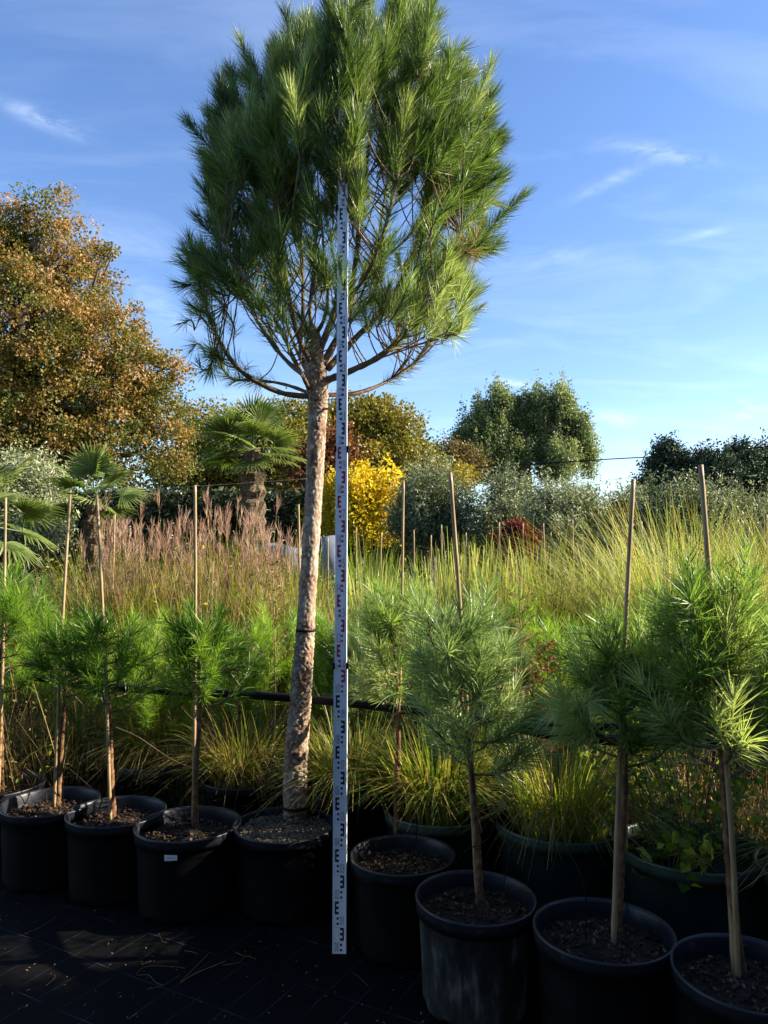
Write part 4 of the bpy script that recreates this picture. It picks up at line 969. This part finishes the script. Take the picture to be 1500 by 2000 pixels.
# limbs: (px, py, depth offset) as seen, first point at the trunk; radius start, end
limbs = [
    ([(616, 776, 0), (545, 765, -.05), (470, 722, -.12), (422, 650, -.2), (400, 585, -.25), (392, 540, -.28)], .016, .005),
    ([(614, 772, 0), (560, 752, .1), (500, 742, .2), (455, 740, .28), (425, 700, .33)], .010, .004),
    ([(612, 745, 0), (560, 705, .1), (510, 640, .2), (470, 560, .3), (440, 480, .33), (418, 400, .3), (405, 320, .25)], .014, .005),
    ([(612, 720, 0), (580, 650, -.15), (560, 550, -.28), (545, 450, -.33), (528, 350, -.33), (505, 250, -.28), (480, 180, -.2)], .014, .005),
    ([(608, 735, 0), (588, 690, .15), (592, 600, .22), (590, 500, .28), (585, 390, .3), (580, 280, .3), (590, 180, .28)], .014, .005),
    ([(622, 690, 0), (652, 610, -.05), (664, 520, -.12), (668, 430, -.2), (664, 330, -.3), (660, 230, -.38), (655, 150, -.4)], .018, .005),
    ([(626, 720, 0), (665, 640, .05), (690, 540, .1), (702, 440, .1), (712, 350, .05), (722, 250, 0), (745, 150, -.05)], .018, .006),
    ([(632, 745, 0), (690, 722, -.1), (745, 692, -.2), (800, 640, -.28), (848, 580, -.3), (880, 520, -.3), (900, 455, -.28)], .019, .006),
    ([(640, 720, 0), (690, 665, .08), (740, 612, .12), (785, 545, .15), (812, 480, .12), (828, 410, .1), (838, 320, .1), (855, 230, .1)], .018, .006),
    ([(628, 772, 0), (700, 766, .1), (760, 742, .2), (815, 702, .3), (855, 640, .35), (885, 570, .35)], .013, .004),
    ([(828, 410, .1), (880, 375, .12), (920, 320, .15), (950, 270, .15)], .008, .004),
    ([(880, 520, -.3), (915, 490, -.3), (945, 468, -.3)], .006, .004),
    ([(664, 600, -.05), (700, 560, -.25), (735, 500, -.4), (760, 420, -.45), (780, 330, -.45), (790, 230, -.4)], .011, .005),
    ([(606, 740, .02), (570, 660, .35), (540, 560, .5), (520, 450, .55), (520, 330, .5)], .012, .004),
    ([(625, 740, .05), (660, 660, .4), (700, 560, .55), (740, 460, .6), (760, 340, .55), (770, 220, .45)], .013, .004),
    ([(470, 722, -.12), (440, 712, -.2), (420, 690, -.22), (412, 720, -.24)], .005, .002),
    ([(418, 650, -.2), (395, 625, -.2), (380, 645, -.2)], .004, .002),
    ([(606, 765, 0), (575, 700, -.3), (530, 610, -.42), (480, 540, -.45), (440, 470, -.42)], .011, .004),
    ([(712, 350, .05), (740, 320, .1), (770, 290, .1)], .006, .004),
    ([(613, 655, 0), (606, 610, -.03), (612, 550, -.08), (618, 470, -.1), (610, 390, -.1)], .012, .005),
    ([(614, 660, 0), (634, 620, -.06), (640, 560, -.15), (630, 480, -.2), (625, 400, -.2)], .011, .005),
    ([(612, 665, 0), (590, 625, -.08), (565, 590, -.2), (548, 530, -.28)], .009, .004),
    ([(702, 440, .1), (735, 395, .15), (760, 350, .2)], .006, .004)]
LP = []; LD = []
for (pts, r0, r1) in limbs:
    W = np.array([atY(x, y, TY + dy) for (x, y, dy) in pts]) - O; nn_ = len(pts) * 7; pth = spline(W, nn_)
    pth += np.cumsum(cr.normal(0, .0012, pth.shape), 0) * np.linspace(0, 1, nn_)[:, None]
    rad = r0 + (r1 - r0) * np.linspace(0, 1, nn_) ** .8; rad = rad * (1 + .08 * cr.normal(size=nn_)); mb = MB(); mb.add(*tube(pth, rad, 9)); mb.build('branch', M_limb, root, True)
    LP.append(pth); LD.append(rad)
ALLP = np.concatenate(LP)

S0 = []; S1 = []; NP = []; NL = []; TN = []; BD = []
tw = MB()


def shoot_(b0, e0, dens=1.0, nl=.12, tone=.45, bend=None):
    S0.append(b0); S1.append(e0); NP.append(int(300 * dens * np.linalg.norm(e0 - b0) / .3) + 40); NL.append(nl); TN.append(tone)
    b_ = cr.normal(0, .014, 3) if bend is None else bend; BD.append(b_)
    tt = np.linspace(0, 1, 5)[:, None]; pth = b0 + (e0 - b0) * tt + b_ * tt * (1 - tt) * 4
    tw.add(*tube(pth, np.linspace(.0045, .003, 5), 4, False)[:2], tone=.5)


def twig_to(b0, maxd=.6):
    d_ = np.linalg.norm(ALLP - b0, axis=1) + np.where(ALLP[:, 2] > b0[2] - .03, 1.0, 0) + 1.6 * np.clip(np.linalg.norm((ALLP - b0)[:, :2], axis=1) - .8 * (b0[2] - ALLP[:, 2]), 0, 9)
    k = int(np.argmin(d_)); p0 = ALLP[k]
    mid = p0 * .4 + b0 * .6; mid[2] = p0[2] * .62 + b0[2] * .38
    tw.add(*tube(spline([p0, mid, b0], 7), np.linspace(.0036, .0028, 7), 5, False)[:2], tone=.5)


# plumes that make the outline
outl = [(940, 470, 1042, 360), (905, 430, 965, 330), (885, 335, 1003, 268), (900, 310, 985, 250), (885, 285, 965, 205), (880, 395, 1000, 330), (842, 240, 916, 128), (855, 260, 945, 190), (805, 160, 838, 8),
        (792, 130, 825, -25), (745, 150, 772, -40), (722, 150, 705, -30), (690, 130, 655, 5), (645, 165, 612, 32), (602, 172, 565, 62), (562, 190, 525, 85), (520, 205, 478, 105), (475, 250, 430, 165), (440, 300, 398, 205),
        (440, 340, 412, 250), (445, 365, 408, 305), (445, 380, 405, 340), (915, 500, 950, 420), (880, 550, 912, 480), (425, 530, 385, 478), (412, 545, 390, 470), (425, 530, 420, 450), (400, 555, 378, 515), (450, 470, 430, 400),
        (400, 540, 378, 535), (830, 90, 860, 20)[0:4], (610, 120, 590, 20), (860, 330, 950, 240), (870, 440, 930, 350), (460, 260, 452, 160), (700, 100, 735, -50), (770, 120, 800, -40), (510, 220, 476, 125), (540, 190, 540, 85)]
for (x0, y0, x1, y1) in outl:
    dy = cr.uniform(-.25, .25)
    b0 = atY(x0, y0, TY + dy) - O; e0 = atY(x1, y1, TY + dy + cr.uniform(-.05, .05)) - O; twig_to(b0); shoot_(b0, b0 + (e0 - b0) * .8, 1.15, .115, cr.uniform(.3, .6))
    if x0 != 940:
        for z in range(2):
            o_ = cr.normal(0, .045, 3); shoot_(b0 + o_ * .5, b0 + (e0 - b0) * cr.uniform(.6, .8) + o_ * 1.3, .9, .115, cr.uniform(.25, .6))
# fill of the upper mass, upright plumes
cx, cz = 672, 285
for q in range(160):
    for _ in range(40):
        x = cr.uniform(400, 950); y = cr.uniform(110, 470); dy = cr.uniform(-.6, .6)
        e = ((x - cx) / 262) ** 2 + ((y - cz) / 190) ** 2 + (dy / .62) ** 2
        gap = (690 < x < 820 and 370 < y) or (x < 430 and y > 400) or (640 < x < 700 and dy < -.35 and y > 380)
        if e < 1.0 and e > .12 and not gap and not (x < 540 and y < 230) and not (x > 860 and y < 230): break
    b0 = atY(x, y, TY + dy) - O; out = np.array([(x - cx) / 262 * .5 + .10, dy / .62 * .35, 1.0]); out = unit(out + cr.normal(0, .14, 3)); ln = cr.uniform(.18, .32)
    if y < 200: ln *= .8
    if x < 560 and y < 290: ln *= .75
    twig_to(b0); shoot_(b0, b0 + out * ln, 1.0, .12, cr.choice([.12, .3, .5, .72]) + cr.uniform(-.1, .1))
    if cr.uniform() < .5:
        d2 = unit(out + cr.normal(0, .35, 3)); shoot_(b0, b0 + d2 * ln * .7, .9, .11, cr.uniform(.15, .6))
# plumes in front of the staff
for (x, y, dy) in [(640, 300, -.6), (690, 310, -.62), (665, 355, -.6), (650, 220, -.6), (700, 210, -.58), (672, 140, -.6), (625, 160, -.55), (715, 130, -.55), (680, 80, -.55), (655, 90, -.58), (700, 330, -.55), (625, 350, -.55)]:
    b0 = atY(x, y, TY + dy) - O; twig_to(b0); shoot_(b0, b0 + unit(np.array([cr.normal(0, .25), -.1, 1])) * cr.uniform(.15, .24), 1.2, .115, cr.uniform(.1, .4))
for (x, y) in [(655, 60), (690, 60), (668, 110), (700, 150), (648, 190), (690, 260), (655, 270), (672, 200), (668, 330), (680, 20), (650, 130), (700, 380), (630, 380)]:
    b0 = atY(x, y + 70, TY - cr.uniform(.48, .6)) - O; twig_to(b0); shoot_(b0, b0 + unit(np.array([cr.normal(0, .15), -.05, 1])) * cr.uniform(.2, .28), 1.5, .115, cr.uniform(.2, .6))
# heavy plumes that give the upper crown its clumps
for (x, y, dx) in [(560, 300, -.25), (520, 350, -.35), (470, 330, -.3), (600, 200, -.1), (745, 250, .15), (800, 240, .25), (840, 300, .35), (780, 350, .2), (720, 160, .05), (620, 280, -.05), (580, 400, -.2), (450, 410, -.4), (870, 260, .4), (815, 120, .1), (770, 90, .1)]:
    b0 = atY(x, y + 40, TY + cr.uniform(-.45, .1)) - O; twig_to(b0)
    for z in range(4):
        shoot_(b0 + cr.normal(0, .02, 3), b0 + unit(np.array([dx, cr.normal(0, .15), 1]) + cr.normal(0, .13, 3)) * cr.uniform(.2, .34), 1.3, .125, .35 + .13 * z)
# lower, airier sprays
for (ex, ey, rx, ry, cnt, dens, tn_) in [(490, 530, 95, 90, 32, .75, .35), (450, 610, 50, 60, 9, .45, .4), (590, 480, 80, 110, 30, .8, .4), (560, 620, 90, 70, 20, .5, .4), (800, 560, 90, 80, 22, .6, .6), (820, 480, 80, 60, 16, .8, .5), (740, 640, 90, 60, 24, .6, .6), (850, 620, 50, 60, 20, .8, .75),
                                      (690, 560, 60, 80, 12, .45, .45), (500, 400, 90, 60, 26, .8, .3), (870, 420, 60, 50, 12, .8, .45), (840, 330, 80, 60, 10, .9, .45)]:
    for q in range(cnt):
        a = cr.uniform(0, 6.283); rr = math.sqrt(cr.uniform()); x = ex + rx * rr * math.cos(a); y = ey + ry * rr * math.sin(a); dy = cr.uniform(-.5, .5)
        if 700 < x < 800 and 380 < y < 520 and cr.uniform() < .8: continue
        b0 = atY(x, y, TY + dy) - O; out = unit(np.array([(x - 640) / 250 * .7, dy * .8, .75]) + cr.normal(0, .22, 3)); twig_to(b0); shoot_(b0, b0 + out * cr.uniform(.10, .2), dens, .115, tn_ + cr.normal(0, .1))
# single sparse needles on dead twig ends, lower left
for (x, y) in [(412, 720), (380, 645), (400, 690), (395, 610)]:
    b0 = atY(x, y, TY - .22) - O; shoot_(b0, b0 + np.array([-.05, 0, .03]), .12, .09, .3)
# sparse needles directly on the older limbs
for pth in LP[:16]:
    k0 = len(pth) // 3; seg = np.arange(k0, len(pth) - 3, 3)
    for k in seg:
        S0.append(pth[k]); S1.append(pth[min(k + 4, len(pth) - 1)]); NP.append(48); NL.append(.11); TN.append(cr.uniform(.3, .7)); BD.append(np.zeros(3))
tw.build('twigs', M_limb, root, True, kind='stuff')
nb = MB(); needle_mb(nb, S0, S1, np.array(NP), np.array(NL), .0023, 50, 17, cr, bend=np.array(BD), tone=np.clip(np.array(TN), 0, 1), grav=.03, tvar=.2)
nb.build('needles', M_needle, root, kind='stuff')
nb = MB(); D0 = []; D1 = []     # dead brown needle bunches left inside the crown
for q in range(34):
    pth = LP[cr.integers(0, 15)]; k = cr.integers(len(pth) // 3, len(pth) - 6); D0.append(pth[k]); D1.append(pth[k] + unit(rdir(1, cr)[0] + [0, 0, -.2]) * .07)
needle_mb(nb, D0, D1, 34, .10, .002, 60, 25, cr, grav=.35); nb.build('dead_needles', M_dry, root, kind='stuff')
stake('thin bamboo cane running up behind the right side of the thick trunk', onz(592, 1575, HP - .02) + np.array([0, .08, 0]), atY(638, 770, TY + .1), .0075, seed=30)
mb = MB(); a_ = atY(628, 798, TY - .02); e_ = atY(650, 799, TY - .06); mb.add(*tube([a_ - O, e_ - O], [.006, .006], 8)); mb.build('wood_peg', M_bamboo, root)

# ------------------------------------------------------------------ measuring staff
SX = float(onz(662.5, 1865, 0)[0]); SY = 2.97
staff = thing('measuring_staff', 'white telescopic measuring staff with black and red E marks, upright before the thick trunk', 'measuring staff', (SX, SY, .004))
lean = .004
TX = float(atY(672, 0, SY)[0]) - SX; lean = TX / float(atY(672, 0, SY)[2])
staff.rotation_euler = (R(.3), math.atan(lean), R(-1.5))
secs = [(0, 1.115, .054, .026), (1.115, 1.99, .0475, .022), (1.99, 3.0, .0435, .018), (3.0, 4.05, .038, .014)]
for (z0, z1, wd, dp) in secs:
    mb = MB(); box(mb, -wd / 2 + .004, wd / 2 - .004, -.0, dp, z0, z1 - .002)
    so = mb.build('staff_section', M_white, staff)
    mb = MB()
    for s_ in (-1, 1):   # raised aluminium edges
        xa, xb = sorted((s_ * wd / 2, s_ * (wd / 2 - .0038))); box(mb, xa, xb, -.0022, dp + .001, z0, z1 - .001)
    mb.build('edge_rail', M_white, so)
for (z0, z1, wd, dp) in secs[1:]:
    for s_ in (-1, 1):
        mb = MB(); xa, xb = sorted((s_ * (wd / 2 - .001), s_ * (wd / 2 + .008))); box(mb, xa, xb, -.006, dp + .006, z0 - .012, z0 + .012); mb.build('section_clamp', M_hose, staff)


def sec_at(z):
    for s_ in secs:
        if s_[0] <= z < s_[1]: return s_
    return secs[-1]


marks = {'k': MB(), 'r': MB(), 'g': MB(), 'p': MB()}
FONT = bpy.data.curves.new('digits', 'FONT'); 


def digits(txt, x0, x1, z0, z1, key, mirror=False):
    FONT.body = txt; FONT.size = 1.0; FONT.resolution_u = 2
    ob = bpy.data.objects.new('tmp_digits', FONT); COL.objects.link(ob); dg = bpy.context.evaluated_depsgraph_get(); ev = ob.evaluated_get(dg); me = ev.to_mesh()
    V = np.array([v.co[:] for v in me.vertices]); tris = []
    for p_ in me.polygons:
        vs = list(p_.vertices); tris += [(vs[0], vs[i_], vs[i_ + 1]) for i_ in range(1, len(vs) - 1)]
    ev.to_mesh_clear(); bpy.data.objects.remove(ob)
    mn, mx_ = V.min(0), V.max(0); xs = (V[:, 0] - mn[0]) / (mx_[0] - mn[0] + 1e-9); zs = (V[:, 1] - mn[1]) / (mx_[1] - mn[1] + 1e-9)
    marks[key].add(np.stack([x0 + xs * (x1 - x0), np.full(len(V), -.0008), z0 + zs * (z1 - z0)], 1), None, tris)


for dm_ in range(0, 40):
    z0 = dm_ * .1; (a, b_, wd, dp) = sec_at(z0 + .03); red = (dm_ // 10) % 2 == 1; K = 'r' if red else 'k'; Lk = 'p' if red else 'g'
    hw = wd / 2 - .009; right = dm_ % 2 == 0; s_ = 1 if right else -1
    def bx(xa, xb, za, zb, key=K):
        xa, xb = sorted((xa * s_, xb * s_)); marks[key].add([(xa, -.0008, za), (xb, -.0008, za), (xb, -.0008, zb), (xa, -.0008, zb)], [(0, 1, 2, 3)])
    x_out = hw; x_in = hw - .0155 * wd / .054; x_sp = hw - .0058
    bx(x_sp, x_out, z0 + .05, z0 + .099)
    for q in (.05, .07, .09):
        bx(x_in, x_sp, z0 + q, z0 + q + .0095)
    for q in (.01, .03): bx(x_in, x_in + .0085, z0 + q, z0 + q + .009)
    bx(-hw, -.002, z0 + .0992, z0 + .1002, Lk)
    xa, xb = sorted((-hw * s_, -(hw - .0155) * s_)); digits('%02d' % dm_, xa, xb, z0 + .008, z0 + .044, Lk)
for key, mt, nm in (('k', M_inkb, 'black_marks'), ('r', M_inkr, 'red_marks'), ('g', M_inkg, 'black_numerals'), ('p', M_inkp, 'red_numerals')):
    marks[key].build(nm, mt, staff, kind='stuff')

# ------------------------------------------------------------------ hoses, wires, drip lines, litter


def hose(name, label, pts, rad, mat=M_hose, group=None, cat='hose', sides=10):
    P = spline(np.array(pts, float), 60); mb = MB(); mb.add(*tube(P, rad, sides)); ob = mb.build(name, mat, None, True); tag(ob, label, cat, group); return ob


def zpx(L): return [atY(x, y, Y_) for (x, y, Y_) in L]


hose('irrigation_pipe', 'black irrigation pipe running behind the thick trunk and the staff', zpx([(60, 1322, 4.0), (250, 1345, 3.9), (450, 1355, 3.75), (600, 1366, 3.6), (760, 1382, 3.4), (950, 1410, 3.0), (1120, 1440, 2.83), (1350, 1450, 2.75), (1600, 1460, 2.7)]), .020, group='black irrigation pipes')
hose('irrigation_pipe', 'second black pipe dipping below the first behind the hooked branch pine', zpx([(760, 1384, 3.5), (930, 1398, 3.1), (1060, 1414, 2.92), (1200, 1420, 2.85), (1450, 1425, 2.9)]), .015, group='black irrigation pipes')
hose('support_wire', 'thin taut wire tying the stake tops at the left', zpx([(0, 962, 3.95), (140, 957, 3.7), (280, 955, 3.6), (382, 950, 3.4), (600, 935, 3.2)]), .0007, M_alu, cat='wire', sides=4)
hose('overhead_cable', 'thin overhead cable crossing the sky at the right', zpx([(600, 935, 30), (900, 915, 29), (1170, 898, 28), (1320, 889, 27), (1500, 872, 26), (1700, 850, 25)]), .022, cat='cable', sides=5)
hose('overhead_cable', 'short steep cable in the upper corner of the dark trees', zpx([(1420, 915, 28), (1475, 872, 27), (1510, 848, 26), (1600, 780, 25)]), .022, cat='cable', sides=5)
DRIPS = ['left of the hooked branch pine stem', 'touching the stake of the hooked branch pine', 'at the right side of the dusty pot', 'beside the stem in the labelled pot', 'beside the stem in the scuffed pot', 'in the gritty soil of the big pine pot', 'at the right of the pot beside the staff', 'arching behind the dusty pot rim']
for k, (pot, pts) in enumerate([(7, [(1145, 1835), (1143, 1740), (1120, 1680), (1092, 1640)]), (7, [(1229, 1875), (1228, 1790), (1215, 1735), (1205, 1725)]), (6, [(975, 1795), (985, 1720), (995, 1660), (975, 1630)]),
                                (3, [(395, 1580), (393, 1540), (400, 1500), (440, 1530)]), (1, [(124, 1575), (123, 1530), (130, 1500), (180, 1540)]), (4, [(514, 1600), (515, 1550), (525, 1500), (540, 1460)]), (5, [(812, 1655), (814, 1600), (800, 1560), (760, 1540)]),
                                (6, [(890, 1700), (905, 1665), (950, 1640), (970, 1600)])]):
    Yp = front[pot][0][1]; z0 = soil_at(pot, *pts[0]); P = [z0] + [atY(x, y, Yp + .05 * (i_ + 1)) for i_, (x, y) in enumerate(pts[1:])]
    hose('drip_tube', 'thin drip feed tube ' + DRIPS[k], P, .0022, group='drip feed tubes', cat='drip tube', sides=5)
lr = np.random.default_rng(88)
STRAWS = ['bent straw forming the top of the tangle below the labelled pot', 'wavy straw forming the lower left of the tangle below the labelled pot', 'steep straw of the V shape on the ground fabric', 'thickest straw, flat arm of the V shape on the ground fabric',
          'faint curved straw crossing the V of straws', 'short straw just below the big pine pot, left end', 'wavy straw nearest the foot of the staff, lower one', 'short straw between the V of straws and the staff, upper one', 'long thin straw at the left, below the scuffed pot',
          'short straight stub of straw left of the tangle', 'short straw at the bottom edge, below the tangle', 'small hooked straw at the lower left of the ground fabric', 'thin lone straw right of the staff foot', 'tiny upright fleck of straw below the labelled pot']
for k, (pts, rad) in enumerate([([(265, 1903), (285, 1891), (330, 1890), (362, 1891)], .0018), ([(268, 1905), (290, 1905), (305, 1920), (322, 1925)], .002), ([(352, 1918), (370, 1900), (405, 1865)], .0025), ([(353, 1919), (380, 1905), (440, 1877)], .0035),
                                ([(285, 1933), (320, 1925), (350, 1905)], .0015), ([(360, 1857), (375, 1863), (387, 1864)], .002), ([(435, 1885), (465, 1884), (480, 1868), (500, 1873)], .002), ([(460, 1860), (475, 1870), (490, 1868)], .002),
                                ([(48, 1824), (80, 1812), (110, 1790)], .0016), ([(275, 1884), (295, 1877)], .0025), ([(250, 1990), (268, 1979)], .0025), ([(105, 1903), (107, 1912), (90, 1925)], .0016), ([(690, 1900), (705, 1915), (718, 1925)], .0012), ([(310, 1822), (312, 1830), (318, 1840)], .0015)]):
    P = [onz(x, y, .006) for x, y in pts]; P = [q + [0, 0, lr.uniform(0, .008) * (0 < i_ < len(P) - 1)] for i_, q in enumerate(P)]
    hose('dry_straw', STRAWS[k], P, rad * .5, M_dry, 'straws on the ground fabric', 'straw', 4)
mb = MB(); pts = np.concatenate([[onz(lr.uniform(-100, 1500), lr.uniform(1700, 2050), .004) for _ in range(260)]]); leaves_mb(mb, pts + [0, 0, .003], .013, .4, 3, lr); ob = mb.build('leaf_litter', M_dry, None, kind='stuff'); ob['label'] = 'scattered dry leaf bits on the black ground fabric'; ob['category'] = 'litter'
# dead branch leaning by the labelled pot, hooked branch
hose('arching_bramble', 'thin reddish bramble stem arching behind the labelled pot', zpx([(225, 1420, 3.9), (270, 1440, 3.85), (330, 1480, 3.75), (375, 1500, 3.7), (410, 1508, 3.6)]), .003, M_twig, cat='plant', sides=5)
# pale sheets seen behind the grasses
for (x0, x1, y0, y1, Yp, lab) in [(500, 585, 1066, 1200, 8.3, 'pale blue grey covered crate behind the plumed grasses'), (628, 655, 1050, 1180, 8.6, 'pale grey wrapped bale beside the thick trunk')]:
    a = atY(x0, y0, Yp); e = atY(x1, y1, Yp); mb = MB(); nxs = 14; xs = np.linspace(a[0], e[0], nxs) - a[0]; V = []
    for z in np.linspace(0, a[2], 8):
        for yy in (0, .5):
            V += [(x, yy + .03 * math.sin(x * 20 + z * 6), z + (.03 * math.sin(x * 9) if z > 1 else 0)) for x in xs]
    V = np.array(V); Q = []
    for lv in range(7):
        for side in (0, 1):
            for q in range(nxs - 1):
                i_ = (lv * 2 + side) * nxs + q; Q.append((i_, i_ + 1, i_ + 1 + 2 * nxs, i_ + 2 * nxs))
    for q in range(nxs - 1): i_ = 14 * nxs + q; Q.append((i_, i_ + 1, i_ + 1 + nxs, i_ + nxs))
    for lv in range(7):
        for q in (0, nxs - 1): i_ = lv * 2 * nxs + q; Q.append((i_, i_ + nxs, i_ + 3 * nxs, i_ + 2 * nxs))
    mb.add(V, Q); ob = mb.build('covered_crate', M_sheet, None, True); ob.location = (a[0], Yp, 0); tag(ob, lab, 'crate')
